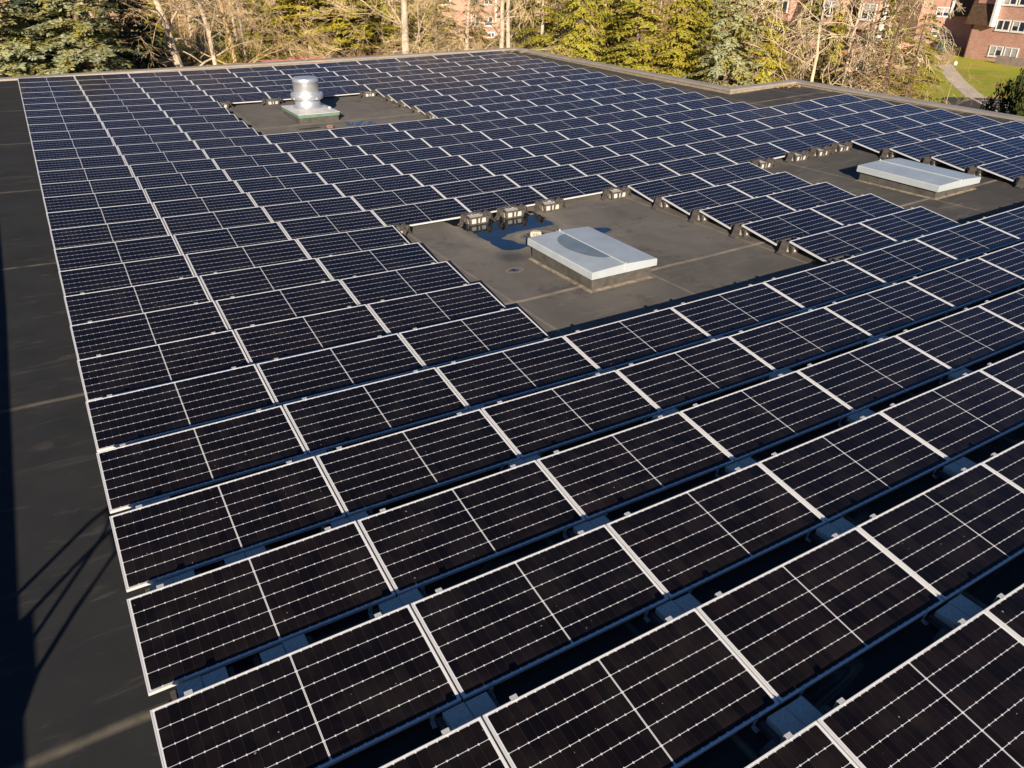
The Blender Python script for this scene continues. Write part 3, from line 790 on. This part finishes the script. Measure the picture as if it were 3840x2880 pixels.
# centre building seen between the bare trunks
bC, FC = apartment('pink brick block with white sliding windows seen between bare trunks at top centre', (47.0, 98.3), (.9, -.43), 13, 9, 3.2)
FC0 = 8.3
for z in (-3.55, -.98, 1.45):
    for s in (FC0, FC0 - 1.75, FC0 - 7.5, FC0 - 5.6): window(FC, bC, s, s + 1.18, z, z + 1.15, .5)
window(FC, bC, FC0 + .45, FC0 + 1.4, -4.95, -4.3, 0)
m = MB(); hexf(m, FC, FC0 + 1.42, FC0 + 1.66, .003, .15, -3.0, 3.0); m.obj('corner_trim', M['trim'], bC)
mansard(FC, bC, 0, 13, 3.2, 5.5, .4, 1.0, 9)

# low wall, bin and marker on the lawn
w_ = MB(); hexf(w_, FR, 5.2, 12, 1.2, 1.5, GROUND - .1, -4.2); tag(w_.obj('low_wall', M['wallc']), 'low grey wall in front of the right-hand brick apartment block', 'wall')
bn = thing('waste_container', 'dark green waste container in the shaded corner beside the right-hand block', 'container', (94.6, 54.6, GROUND), .4)
m = MB(); m.hexa([(-.9, -.6, .12), (.9, -.6, .12), (.9, .6, .12), (-.9, .6, .12), (-1.05, -.75, 1.25), (1.05, -.75, 1.25), (1.05, .75, 1.25), (-1.05, .75, 1.25)]); m.obj('bin_body', M['binn'], bn)
m = MB(); m.hexa([(-1.1, -.8, 1.255), (1.1, -.8, 1.255), (1.1, .8, 1.255), (-1.1, .8, 1.255), (-1.08, -.78, 1.30), (1.08, -.78, 1.30), (1.08, .8, 1.5), (-1.08, .8, 1.5)]); m.obj('lid', M['binn'], bn)
mk = thing('marker_stake', 'thin yellow marker stake with a white foot on the grass beside the path', 'stake', (85.2, 47.2, GROUND))
m = MB(); m.tube([(0, 0, .3), (.12, -.05, 1.7)], [.035, .02], 6); m.obj('stake', M['yel_l'], mk)
m = MB(); m.lathe([(.16, 0), (.18, .2), (.1, .36), (.0001, .4)], 0, 0, 12); m.obj('foot', M['trim'], mk)

# ------------------------------------------------------------------ red canopies, sign, cars
def canopy(x, y, z, lab, w=2.4):
    o = thing('red_canopy', lab, 'canopy', (x, y, GROUND), -.35, 'red canopies behind the far parapet')
    h = z - GROUND
    m = MB()
    a = [(-w / 2, -1.1, h - .42), (w / 2, -1.1, h - .42), (w / 2, 1.1, h), (-w / 2, 1.1, h)]
    m.hexa([(p[0], p[1], p[2] - .07) for p in a] + a); m.obj('canopy_roof', M['red'], o)
    for px, py in ((-1, -1), (1, -1), (1, 1), (-1, 1)):
        q = MB(); q.tube([(px * (w / 2 - .15), py * .95, 0), (px * (w / 2 - .15), py * .95, h - .29 + py * .17)], [.05, .05], 8); q.obj('post', M['steel'], o)
def polar(b, r): return (CX + r * math.sin(rad(b)), CY + r * math.cos(rad(b)))
for (b, r, z), lab in zip(((12.75, 51.3, -.82), (15.0, 51.9, -.76), (16.85, 52.5, -.70)),
                          ('red canopy roof behind the far parapet, leftmost of three', 'red canopy roof behind the far parapet, middle one of three', 'red canopy roof behind the far parapet, nearest the silver car')):
    canopy(*polar(b, r), z, lab)
rs = thing('red_sign_board', 'small red board on two legs beside the shaded trunk at the left', 'sign', (*polar(8.45, 82), GROUND), -.1)
m = MB(); m.box(-.45, .45, -.03, .03, .55, 1.75); m.obj('board', M['redp'], rs)
for x in (-.4, .4):
    m = MB(); m.box(x - .05, x + .05, -.08, -.032, 0, 2.0); m.obj('leg', M['redp'], rs)

def car(label, loc, rz, paint):
    o = thing('parked_car', label, 'car', (loc[0], loc[1], GROUND + .01), rz, 'parked cars')
    prof = [(-2.15, .35), (-2.2, .62), (-2.12, .82), (-1.55, .95), (-.95, 1.38), (-.3, 1.47), (.7, 1.45), (1.35, 1.18), (1.72, .98), (2.05, .93), (2.12, .6), (2.08, .35)]
    m = MB()
    def ins(z): return .86 if z < .96 else .86 - (z - .96) * .42
    for sgn in (1, -1):
        pts = [(x, sgn * ins(z), z) for x, z in prof]; m.face(pts if sgn < 0 else pts[::-1])
    for (xa, za), (xb, zb) in zip(prof, prof[1:] + prof[:1]):
        m.face([(xa, -ins(za), za), (xa, ins(za), za), (xb, ins(zb), zb), (xb, -ins(zb), zb)])
    bevel(m.obj('body', paint, o), .05, 2)
    for sgn in (1, -1):
        for tri in ([(-1.35, 1.0), (-.88, 1.33), (-.32, 1.40), (-.32, 1.0)], [(-.24, 1.0), (-.24, 1.40), (.62, 1.38), (1.05, 1.18), (1.2, 1.0)]):
            g = MB(); pts = [(x, sgn * (ins(z) + .012), z) for x, z in tri]; g.face(pts if sgn > 0 else pts[::-1]); g.obj('side_window', M['pane'], o)
    for pts in ([(-1.5, -.72, .985), (-1.5, .72, .985), (-1.0, .62, 1.36), (-1.0, -.62, 1.36)], [(1.63, -.72, 1.06), (1.63, .72, 1.06), (1.30, .64, 1.23), (1.30, -.64, 1.23)]):
        g = MB(); s_ = -1 if pts[0][0] < 0 else 1; g.face([(x + s_ * .02, y, z + .022) for x, y, z in pts]); g.obj('windscreen', M['pane'], o)
    for x in (-1.35, 1.3):
        for sgn in (1, -1):
            t = MB(); t.tube([(x, sgn * .70, .33), (x, sgn * .895, .33)], [.33, .33], 20); wh = t.obj('wheel', M['rubber'], o)
            q = MB(); q.tube([(x, sgn * .88, .33), (x, sgn * .905, .33)], [.21, .19], 14); q.obj('rim', M['carw'], wh)
    for sgn in (1, -1):
        g = MB(); g.box(-2.225, -2.14, sgn * .62 - .16, sgn * .62 + .16, .64, .78); g.obj('headlight', M['trim'], o)
car('silver car parked behind the twiggy brush beyond the red canopies', polar(19.2, 88), -.25, M['carw'])
car('dark blue car half hidden at the left beyond the yellow shrub', polar(14.0, 93), .35, M['carb'])

# ------------------------------------------------------------------ trees
def conifer(rng, H, RB, z0, step=.34, per=6, droop=.55, up=.12, spray=.26, dens=1.0, hang=0.0, sparse=0.0, width=.075):
    """a layered conifer: whorls of drooping branches, side twigs and narrow needle sprays"""
    tr, cr, br = MB(), MB(), MB()
    tr.tube([(0, 0, 0), (rng.gauss(0, .04), rng.gauss(0, .04), H * .3), (rng.gauss(0, .05), rng.gauss(0, .05), H * .65), (0, 0, H)], [H * .019 + .05, H * .014 + .03, H * .008 + .02, .01], 7)
    z = z0
    while z < H - .2:
        f = (z - z0) / (H - z0)
        L0 = RB * (1 - f) ** .78 * (.72 + .28 * min(1, f * 6 + .35))
        nb = max(4, int(per * (1 - .35 * f)))
        a0 = rng.uniform(0, 6.28)
        for i in range(nb):
            if rng.random() < sparse: continue
            a = a0 + 6.283 * i / nb + rng.gauss(0, .22)
            L = max(.2, L0 * rng.uniform(.68, 1.12))
            dr = droop * rng.uniform(.7, 1.3)
            zz = z + rng.uniform(-step / 2, step / 2)
            def P(t):
                rr = L * t
                return Vector((rr * math.cos(a), rr * math.sin(a), zz + up * L * t - dr * L * t * t * .75 + .10 * L * max(0, t - .7)))
            ns = 4 if L > .8 else 2
            br.tube([P(k / ns) for k in range(ns + 1)], [max(.006, .022 * L ** .5 * (1 - .8 * k / ns)) for k in range(ns + 1)], 3, cap=False)
            nt = max(3, int(L * 9.5 * dens))
            for k in range(nt):
                t = .16 + .84 * (k + rng.random()) / nt
                p = P(t); q = P(min(1, t + .06)); dv = (q - p).normalized() if (q - p).length > 1e-6 else Vector((math.cos(a), math.sin(a), 0))
                side = Vector((-math.sin(a), math.cos(a), 0))
                for sgn in (-1, 1):
                    tl = (.14 + .30 * L * (1 - t) * .9 + .10) * rng.uniform(.6, 1.2)
                    tl = min(tl, .75)
                    td = (dv * rng.uniform(.45, .9) + side * sgn * rng.uniform(.55, 1.0) + Vector((0, 0, rng.uniform(-.16, .08) - hang))).normalized()
                    m_ = max(1, int(tl / .10))
                    for s in range(m_):
                        b0 = p + td * (tl * s / m_) + Vector((0, 0, -hang * .1 * s))
                        dd = (td + Vector((rng.gauss(0, .32), rng.gauss(0, .32), rng.gauss(.05, .20) - hang * .5))).normalized()
                        ln = spray * rng.uniform(.6, 1.15)
                        w = dd.cross(Vector((rng.gauss(0, .5), rng.gauss(0, .5), 1))).normalized() * (width * rng.uniform(.6, 1.2))
                        mid = b0 + dd * ln * .45
                        out = Vector((mid.x, mid.y, .45 * max(.4, math.hypot(mid.x, mid.y)))).normalized()
                        bn = w.cross(dd).normalized()
                        if bn.dot(out) < 0: w = -w; bn = -bn
                        cr.v += [tuple(b0), tuple(mid + w), tuple(b0 + dd * ln), tuple(mid - w)]
                        nv = tuple((out * .75 + bn * .75).normalized()); cr.n += [nv] * 4
                        n0 = len(cr.v) - 4; cr.f.append((n0, n0 + 1, n0 + 2, n0 + 3)); cr.m.append(0)
        z += step * rng.uniform(.8, 1.2)
    return tr, cr, br

def bare(rng, H, r0, lean=(0, 0), fork=.45, levels=5, limbs=7, spread=.75, twig=.008, droop=0.0, pend=0.0, low=.25):
    """a leafless tree: swept trunk, limbs and forking twigs"""
    tr, cr = MB(), MB()
    P0 = []
    n = 9
    for k in range(n + 1):
        t = k / n
        P0.append(Vector((lean[0] * t * H * (1 - .25 * t) + rng.gauss(0, .02) * H * t * .3, lean[1] * t * H * (1 - .25 * t) + rng.gauss(0, .02) * H * t * .3, H * t)))
    rr = [r0 * (1.25 - .25 * min(1, t * 5 / n)) * (1 - .72 * (t / n) ** 1.4) for t in range(n + 1)]
    tr.tube(P0, rr, 9)
    def at(t):
        k = min(int(t * n), n - 1); return P0[k].lerp(P0[k + 1], t * n - k)
    def grow(p, d, L, r, lev):
        k = 4 if lev < 3 else 3
        pts = [p]; rs = [r]; q = p.copy(); dd = d.copy()
        for s in range(k):
            dd = (dd + Vector((rng.gauss(0, .19), rng.gauss(0, .19), rng.gauss(.03, .13) - droop * (.4 + .3 * lev) - pend * (s / k) * (lev > 1)))).normalized()
            q = q + dd * (L / k); pts.append(q.copy()); rs.append(max(twig * .75, r * (1 - .62 * (s + 1) / k)))
        (tr if lev == 0 else cr).tube(pts, rs, 6 if lev == 0 else (4 if lev < 2 else 3), cap=False)
        if lev >= levels: return
        nc = rng.randint(3, 4) if lev < 2 else rng.randint(2, 4)
        for c in range(nc):
            t = rng.uniform(.35, 1.0) if c else 1.0
            i = min(int(t * k), k - 1); b = pts[i].lerp(pts[i + 1], t * k - i)
            ax = Vector((rng.gauss(0, 1), rng.gauss(0, 1), rng.gauss(0, .6))).normalized()
            nd = (dd + ax * spread * rng.uniform(.6, 1.15)).normalized()
            grow(b, nd, L * rng.uniform(.52, .74), max(twig, rs[i] * rng.uniform(.45, .68)), lev + 1)
    for i in range(limbs):
        t = low + (1 - low) * (i + rng.random()) / limbs
        a = i * 2.4 + rng.uniform(-.5, .5)
        d = Vector((math.cos(a) * .9, math.sin(a) * .9, rng.uniform(.25, .95) - droop * 1.3)).normalized()
        grow(at(min(t, .98)), d, H * (.34 - .12 * t) * rng.uniform(.8, 1.15), r0 * (.36 - .2 * t), 0)
    return tr, cr

def shrub(rng, H, W, nstem, leaf, size=.07, dens=60, levels=2, up=.9):
    st, lv = MB(), MB()
    for i in range(nstem):
        a = rng.uniform(0, 6.28); r0 = rng.uniform(0, .25) * W
        p = Vector((r0 * math.cos(a), r0 * math.sin(a), 0)); d = Vector((math.cos(a) * rng.uniform(.1, .7), math.sin(a) * rng.uniform(.1, .7), up)).normalized()
        def grow(p, d, L, r, lev):
            pts = [p]; rs = [r]; q = p.copy(); dd = d.copy()
            for s in range(4):
                dd = (dd + Vector((rng.gauss(0, .2), rng.gauss(0, .2), rng.gauss(0, .14)))).normalized(); q = q + dd * L / 4; pts.append(q.copy()); rs.append(max(.006, r * (1 - .7 * (s + 1) / 4)))
                if leaf and (lev > 0 or s > 0):
                    for _ in range(int(dens / 8)):
                        c = q + Vector((rng.gauss(0, .16), rng.gauss(0, .16), rng.gauss(0, .14)))
                        e1 = Vector((rng.gauss(0, 1), rng.gauss(0, 1), rng.gauss(0, 1))).normalized(); e2 = e1.cross(Vector((rng.gauss(0, 1), rng.gauss(0, 1), rng.gauss(0, 1)))).normalized()
                        k = size * rng.uniform(.6, 1.3)
                        n0 = len(lv.v); lv.v += [tuple(c - e1 * k), tuple(c + e2 * k * .6), tuple(c + e1 * k), tuple(c - e2 * k * .6)]; lv.f.append((n0, n0 + 1, n0 + 2, n0 + 3)); lv.m.append(0)
            st.tube(pts, rs, 3, cap=False)
            if lev < levels:
                for _ in range(rng.randint(3, 4)):
                    i_ = rng.randint(1, 4); nd = (dd + Vector((rng.gauss(0, .6), rng.gauss(0, .6), rng.gauss(.1, .4)))).normalized()
                    grow(pts[i_], nd, L * rng.uniform(.45, .7), rs[i_] * .7, lev + 1)
        grow(p, d, H * rng.uniform(.5, .75), .03, 0)
    return st, lv

def join(a, b):
    n = len(a.v); a.v += b.v; a.f += [tuple(i + n for i in f) for f in b.f]; a.m += [1] * len(b.f); return a
MESH = {}
def reg(key, parts): MESH[key] = parts           # list of (part name, mesh, [sub parts])
def reg_conifer(key, seed, bark, leaf, twigm=None, **kw):
    tr, cr, br = conifer(random.Random(seed), **kw)
    reg(key, [('trunk', tr.mesh('trunk', bark, True)), ('crown', join(cr, br).mesh('crown', [leaf, twigm or M['bark_b']]))])
def reg_bare(key, seed, bark, twigm, **kw):
    tr, cr = bare(random.Random(seed), **kw)
    reg(key, [('trunk', tr.mesh('trunk', bark, True)), ('crown', cr.mesh('crown', twigm))])
def reg_shrub(key, seed, twigm, leaf, **kw):
    st, lv = shrub(random.Random(seed), leaf=leaf is not None, **kw)
    reg(key, [('stems', st.mesh('stems', twigm))] + ([('foliage', lv.mesh('foliage', leaf))] if leaf else []))

reg_conifer('blue', 1, M['bark_b'], M['blue_n'], H=13, RB=4.8, z0=.5, step=0.42, per=10, droop=0.36, up=0.12, spray=0.27, dens=1.25, width=0.068)
reg_conifer('blue2', 2, M['bark_b'], M['blue_n'], H=12, RB=3.9, z0=.4, step=0.42, per=10, droop=0.38, up=0.12, spray=0.26, dens=1.25, width=0.066)
reg_conifer('dark', 3, M['bark_b'], M['dark_n'], H=12, RB=4.0, z0=.4, step=0.45, per=9, droop=.40, spray=0.26, width=0.066, dens=1.1)
reg_conifer('norway', 4, M['bark_b'], M['green_n'], H=11, RB=3.4, z0=.3, step=0.42, per=9, droop=.36, up=0.14, spray=0.24, dens=1.3, hang=0.04, width=0.06)
reg_conifer('droopy', 5, M['bark_b'], M['green_n'], H=11, RB=2.9, z0=.3, step=0.42, per=9, droop=0.5, up=.10, spray=0.24, dens=1.3, hang=0.3, width=0.055)
reg_conifer('lime', 6, M['bark_b'], M['lime_n'], H=10.5, RB=2.7, z0=.4, step=0.42, per=9, droop=0.5, up=.14, spray=0.24, dens=1.3, hang=0.2, width=0.055)
reg_conifer('grey', 7, M['bark_b'], M['grey_n'], H=11, RB=3.4, z0=.3, step=0.44, per=9, droop=0.45, up=.05, spray=0.25, dens=1.3, hang=0.12, width=0.06)
reg_conifer('loose', 8, M['bark_p'], M['lime_n'], H=10.5, RB=3.6, z0=4.3, step=0.46, per=9, droop=.3, up=.22, spray=0.27, dens=1.25, sparse=0.06, width=0.068)
reg_conifer('loose2', 9, M['bark_p'], M['green_n'], H=10, RB=3.6, z0=1.6, step=0.5, per=8, droop=.45, up=.15, spray=0.27, dens=1.1, sparse=0.12, hang=0.1, width=0.064)
reg_conifer('deadc', 10, M['bark_b'], M['dead_n'], M['twigb'], H=8.8, RB=3.0, z0=.3, step=.42, per=8, droop=.45, up=.05, spray=.24, dens=0.45, sparse=.1, hang=.2, width=.02)
reg_bare('thick', 21, M['bark_p'], M['twig'], H=11.5, r0=.30, lean=(-.20, -.02), limbs=9, levels=5, low=.24, droop=.05)
reg_bare('mid', 22, M['bark_p'], M['twig'], H=11, r0=.17, lean=(-.08, 0), limbs=10, levels=5, low=.25, droop=.07)
reg_bare('ochre', 23, M['bark_y'], M['twig'], H=11, r0=.20, lean=(-.12, .02), limbs=8, levels=5, low=.22, droop=.06)
reg_bare('big', 24, M['bark_p'], M['twig'], H=12, r0=.30, lean=(0.01, 0), limbs=9, levels=5, low=.2, droop=.0)
reg_bare('slim', 25, M['bark_p'], M['twig'], H=12, r0=.075, lean=(.02, 0), limbs=9, levels=4, low=.2)
reg_bare('bleach', 26, M['twigw'], M['twigw'], H=9.5, r0=.11, lean=(.02, .0), limbs=9, levels=4, low=.2, droop=.12, pend=.12, spread=.8, twig=.014)
reg_bare('gaunt', 27, M['bark_p'], M['twig'], H=11, r0=.2, lean=(.03, 0), limbs=11, levels=5, low=.12, droop=.10)
reg_shrub('yellow', 31, M['twig'], M['yel_l'], H=3.0, W=2.4, nstem=16, size=.075, dens=80)
reg_shrub('amber', 32, M['twig'], M['org_l'], H=3.0, W=2.4, nstem=16, size=.085, dens=90)
reg_shrub('brush', 33, M['twigb'], None, H=4.0, W=4.0, nstem=46, levels=3, up=.8)
reg_shrub('brushp', 34, M['twig'], None, H=3.6, W=4.0, nstem=40, levels=3, up=.8)
reg_shrub('greenb', 35, M['twigb'], M['green_n'], H=2.4, W=2.2, nstem=14, size=.09, dens=90)
reg_shrub('corner', 36, M['twigb'], M['ever_l'], H=5.6, W=3.4, nstem=60, size=.11, dens=240, levels=2, up=1.1)

def plant(key, name, b, r, label, cat, rz=None, s=1.0, sz=None, group=None):
    x, y = polar(b, r)
    o = thing(name, label, cat, (x, y, GROUND), R.uniform(0, 6.28) if rz is None else rz, group)
    o.scale = (s, s, sz or s)
    first = None
    for pn, me in MESH[key]:
        q = link(pn, me, o)
        if pn == 'trunk': first = q
    return o
TG = 'trees beyond the roof edge'
P = plant
# left: blue spruces, dark spruce
P('blue', 'spruce_tree', -1.2, 47.5, 'large blue-green spruce at the far left corner beyond the far parapet', 'tree', 0.3, group=TG)
P('blue2', 'spruce_tree', 3.4, 46.0, 'bushy blue spruce right of the largest spruce in the top left corner', 'tree', 1.0, 1.03, group=TG)
P('dark', 'spruce_tree', 6.0, 52.5, 'dark shaded spruce behind the blue spruces, left of the leaning trunk', 'tree', 2.0, group=TG)
P('dark', 'spruce_tree', 1.4, 56.0, 'deep green spruce showing between the two blue spruces at top left', 'tree', 4.0, group=TG)
# bare trees, left of centre
P('thick', 'bare_tree', 9.5, 52, 'thick leaning bare trunk right of the dark spruce', 'tree', -.16, group=TG)
P('mid', 'bare_tree', 11.2, 52.5, 'bare tree with drooping twigs left of the ochre-barked trunk', 'tree', -.2, group=TG)
P('ochre', 'bare_tree', 12.6, 55, 'bare tree with sunlit yellow bark rising from the yellow shrub', 'tree', -.2, group=TG)
P('slim', 'bare_tree', 12.75, 63, 'slim upright bare tree just behind the sunlit yellow trunk', 'tree', .4, 1.5, group=TG)
P('gaunt', 'bare_tree', 10.4, 62, 'forked bare tree between the leaning trunk and its right neighbour', 'tree', 1.5, group=TG)
for b, r, lab in ((11.6, 92, 'pale straight trunk at the wood edge, left one beyond the road'), (13.0, 94, 'pale straight trunk at the wood edge, behind the road bend'), (14.6, 97, 'pale straight trunk at the wood edge left of the loose pines')):
    P('mid', 'bare_tree', b, r, lab, 'tree', R.uniform(0, 6), 1.1, group=TG)
# loose evergreens in the middle
P('loose2', 'pine_tree', 15.5, 64, 'dark loose pine right of the road, first of the middle pines', 'tree', .5, group=TG)
P('loose', 'pine_tree', 17.2, 63, 'lime-green pine with bare lower trunk above the yellow bush', 'tree', 1.7, 1.05, group=TG)
P('loose', 'pine_tree', 19.6, 60, 'yellow-green pine with bare lower trunk above the silver car', 'tree', 4.1, group=TG)
P('loose2', 'pine_tree', 22.6, 66, 'green pine behind the big pale trunk', 'tree', 2.6, group=TG)
P('loose2', 'pine_tree', 25.6, 62, 'sparse pine between the thin trunk and the white-barked trunk', 'tree', .9, group=TG)
P('norway', 'spruce_tree', 24.6, 72, 'tall dark-hearted spruce behind the thin trunk at top centre', 'tree', 2.2, group=TG)
P('loose2', 'pine_tree', 28.2, 58, 'low drooping pine right of the white-barked trunk', 'tree', 4.4, .8, group=TG)
P('big', 'bare_tree', 23.55, 50.5, 'big pale bare trunk with a limb to the left, top centre', 'tree', 2.6, group=TG)
P('slim', 'bare_tree', 24.45, 50.5, 'very thin bare sapling right of the big pale trunk', 'tree', 1.0, .9, group=TG)
P('mid', 'bare_tree', 27.4, 52, 'white-barked bare tree left of the pink brick block', 'tree', 3.3, group=TG)
P('gaunt', 'bare_tree', 30.0, 52.5, 'left of the twin bare trunks at the far roof corner', 'tree', .5, 1.05, group=TG)
P('gaunt', 'bare_tree', 30.65, 53.2, 'right of the twin bare trunks at the far roof corner', 'tree', 3.6, 1.0, group=TG)
P('bleach', 'bare_tree', 31.6, 57, 'pale twiggy bare tree right of the twin trunks', 'tree', 1.2, group=TG)
# conifers along the right-hand parapet
P('loose2', 'pine_tree', 32.8, 54, 'ragged loose conifer at the left end of the evergreen row', 'tree', 5.2, group=TG)
P('droopy', 'spruce_tree', 35.4, 50, 'green conifer with hanging sprays left of the layered spruce', 'tree', .4, 1.0, group=TG)
P('norway', 'spruce_tree', 39.4, 47.5, 'broad layered green spruce right of centre behind the right-hand coping', 'tree', 2.9, 1.0, group=TG)
P('droopy', 'spruce_tree', 37.4, 56, 'dark drooping conifer behind the layered green spruce', 'tree', 3.2, 1.1, group=TG)
P('lime', 'spruce_tree', 42.2, 47.0, 'yellow-green drooping conifer between the layered and the grey-green spruces', 'tree', 1.4, group=TG)
P('grey', 'spruce_tree', 45.6, 44.8, 'grey-green spruce behind the inner corner of the coping', 'tree', .9, group=TG)
P('lime', 'spruce_tree', 47.9, 48.0, 'narrow yellow-green conifer right of the grey-green spruce', 'tree', 4.4, .9, group=TG)
P('droopy', 'spruce_tree', 43.6, 56, 'green conifer filling the gap behind the grey-green spruce', 'tree', 5.5, 1.1, group=TG)
P('deadc', 'dead_spruce', 49.4, 52, 'dying spruce with a dark trunk against the pink brick wall', 'tree', .2, 1.0, group=TG)
P('bleach', 'bare_tree', 51.2, 46, 'bleached bare tree with hanging white limbs behind the outer coping corner', 'tree', 2.4, 1.05, group=TG)
P('bleach', 'bare_tree', 53.0, 52, 'slender bleached bare tree in front of the mansard dormers', 'tree', 5.0, 1.1, group=TG)
P('deadc', 'dead_spruce', 54.0, 49, 'brown half-dead spruce left of the tangled brown thicket', 'tree', 2.2, .9, group=TG)
P('deadc', 'dead_spruce', 55.6, 45, 'tallest brown dead spruce in the tangle left of the path', 'tree', 3.2, 1.0, group=TG)
P('deadc', 'dead_spruce', 57.0, 46, 'brown dead spruce at the right edge of the tangle beside the path', 'tree', 5.2, .85, group=TG)
P('loose2', 'pine_tree', 55.2, 53, 'green-tufted conifer behind the brown dead spruces', 'tree', 1.2, .9, group=TG)
P('loose2', 'pine_tree', 50.2, 58, 'green-tufted conifer before the pink brick wall', 'tree', 3.9, .9, group=TG)
P('corner', 'evergreen_tree', 64.2, 39.5, 'dark leafy evergreen at the right edge beside the marked car park', 'tree', 1.0, .40, .98, group=TG)
P('slim', 'bare_tree', 59.4, 50, 'spindly leafless sapling in front of the path end', 'tree', 2.0, .36, group=TG)
P('brushp', 'bare_shrub', 58.6, 98, 'bare twiggy bush at the foot of the right-hand apartment block', 'shrub', .3, .5)
for b, r, key, sc, lab in ((13.9, 70, 'loose2', .95, 'green pine standing behind the dark blue car'), (16.3, 70, 'norway', .9, 'bushy green spruce behind the first middle pine'), (18.4, 68, 'lime', 1.05, 'yellow-green conifer behind the two bare-stemmed pines'),
                           (21.0, 70, 'norway', .95, 'green spruce left of the big pale trunk, deep behind the brown brush'), (25.4, 78, 'lime', 1.0, 'yellow-green conifer covering the left side of the pink brick block'), (31.2, 76, 'norway', 1.0, 'green spruce covering the right side of the pink brick block'),
                           (31.4, 66, 'loose2', 1.0, 'loose conifer behind the pale twiggy tree at the roof corner'), (34.0, 60, 'lime', 1.0, 'yellow-green conifer behind the ragged loose conifer'), (8.0, 76, 'norway', .8, 'small green spruce right of the red board'),
                           (2.3, 53, 'dark', 1.1, 'dark spruce behind the gap between the two blue spruces'), (10.9, 74, 'dark', .8, 'dark spruce far behind the forked bare tree'), (52.0, 56, 'lime', .8, 'yellow-green conifer before the mansard dormers'), (57.2, 60, 'loose2', .75, 'green-tufted conifer at the end of the pink wall')):
    P(key, 'spruce_tree' if key != 'loose2' else 'pine_tree', b, r, lab, 'tree', R.uniform(0, 6), sc, group=TG)
# shrubs and brush
SG = 'shrubs beyond the far parapet'
P('yellow', 'yellow_shrub', 12.3, 58, 'yellow-leaved shrub left of the ochre-barked trunk', 'shrub', .3, 1.1, 1.5, SG)
P('yellow', 'yellow_shrub', 13.5, 59, 'yellow-leaved shrub right of the ochre-barked trunk', 'shrub', 1.8, 1.05, 1.35, SG)
P('yellow', 'yellow_shrub', 17.3, 58, 'bright yellow bush behind the middle red canopy', 'shrub', 3.8, .75, 1.35, SG)
P('amber', 'amber_shrub', 22.4, 52.5, 'amber-leaved shrub at the foot of the big pale trunk', 'shrub', 1.1, .95, 1.25, SG)
for n_, (b, r, key, s, lab) in enumerate(((14.6, 57, 'brush', .8, 'reddish-brown brush behind the leftmost canopy'), (16.0, 60, 'brushp', 1.1, 'pale twiggy brush under the dark loose pine'), (18.0, 61, 'brush', 1.1, 'brown brush under the lime-green pine'),
        (19.6, 57, 'brushp', .9, 'pale twiggy brush in front of the silver car'), (21.0, 58, 'brush', 1.15, 'tall brown brush left of the amber shrub'), (22.0, 61, 'brushp', 1.3, 'pale brush behind the amber shrub'),
        (24.9, 55, 'brush', .9, 'brown brush right of the thin bare sapling'), (26.4, 56, 'brushp', 1.0, 'pale brush left of the white-barked trunk'), (29.2, 57, 'brush', 1.1, 'brown brush left of the twin bare trunks'),
        (31.2, 54, 'brushp', 1.1, 'pale brush at the far corner of the roof'), (33.2, 50, 'brush', .8, 'brown brush below the ragged loose conifer'), (47.0, 45, 'brushp', .8, 'pale dead brush behind the inner coping corner'),
        (52.2, 44, 'brushp', .8, 'pale brush right of the outer coping corner'), (54.8, 42, 'brush', .95, 'brown thicket at the foot of the dead spruces'), (56.6, 41, 'brush', .95, 'brown thicket next to the car park edge'),
        (8.6, 60, 'brushp', 1.0, 'pale brush behind the leaning bare trunk'), (10.4, 58, 'brush', 1.0, 'brown brush left of the yellow shrubs'), (7.2, 66, 'brushp', 1.2, 'pale brush beside the red board'))):
    P(key, 'brush_shrub', b, r, lab, 'shrub', R.uniform(0, 6), s, group='twiggy brush along the roof edges')
for b, r, s, lab in ((53.2, 47, 1.3, 'green bush below the bleached bare tree'), (50.8, 47, 1.0, 'low green bush right of the outer coping corner'), (54.6, 47.5, 1.2, 'green bush among the brown dead spruces'),
                     (15.2, 66, 1.2, 'dull green bush under the dark loose pine'), (26.0, 58, 1.3, 'green bush left of the white-barked trunk'), (7.6, 72, 1.5, 'yellowish green bush left of the red board')):
    P('greenb', 'green_shrub', b, r, lab, 'shrub', R.uniform(0, 6), s, s * 1.1, SG)

# the wood closing the view: one mass nobody could count
wd = MB(); rw = random.Random(99)
for k in range(620):
    b = rw.uniform(-6, 66); r = rw.uniform(104, 185)
    if 26 < b < 66: r = rw.uniform(130, 190)
    x, y = polar(b, r); h = rw.uniform(9, 17); r0 = rw.uniform(.07, .22)
    dx, dy = rw.gauss(0, .04) * h, rw.gauss(0, .04) * h
    wd.tube([(x, y, GROUND), (x + dx * .5, y + dy * .5, GROUND + h * .5), (x + dx, y + dy, GROUND + h)], [r0, r0 * .7, r0 * .2], 5, rw.choice((0, 0, 1)), cap=False)
    for q in range(16):
        t = rw.uniform(.1, 1); p = Vector((x + dx * t, y + dy * t, GROUND + h * t)); d = Vector((rw.gauss(0, 1), rw.gauss(0, 1), rw.uniform(-.2, 1))).normalized()
        L = rw.uniform(1, 3.2)
        wd.tube([p, p + d * L * .5, p + d * L + Vector((0, 0, rw.uniform(-.4, .4)))], [.045, .03, .02], 3, 1, cap=False)
for k in range(4200):                                   # saplings and undergrowth
    b = rw.uniform(-6, 66); r = rw.uniform(106, 185)
    if 26 < b < 66: r = rw.uniform(125, 190)
    x, y = polar(b, r); h = rw.uniform(1.2, 5)
    wd.tube([(x, y, GROUND), (x + rw.gauss(0, .5), y + rw.gauss(0, .5), GROUND + h)], [.05, .02], 3, 1, cap=False)
tag(wd.obj('distant_woods', [M['bark_p'], M['twigb']]), kind='stuff')
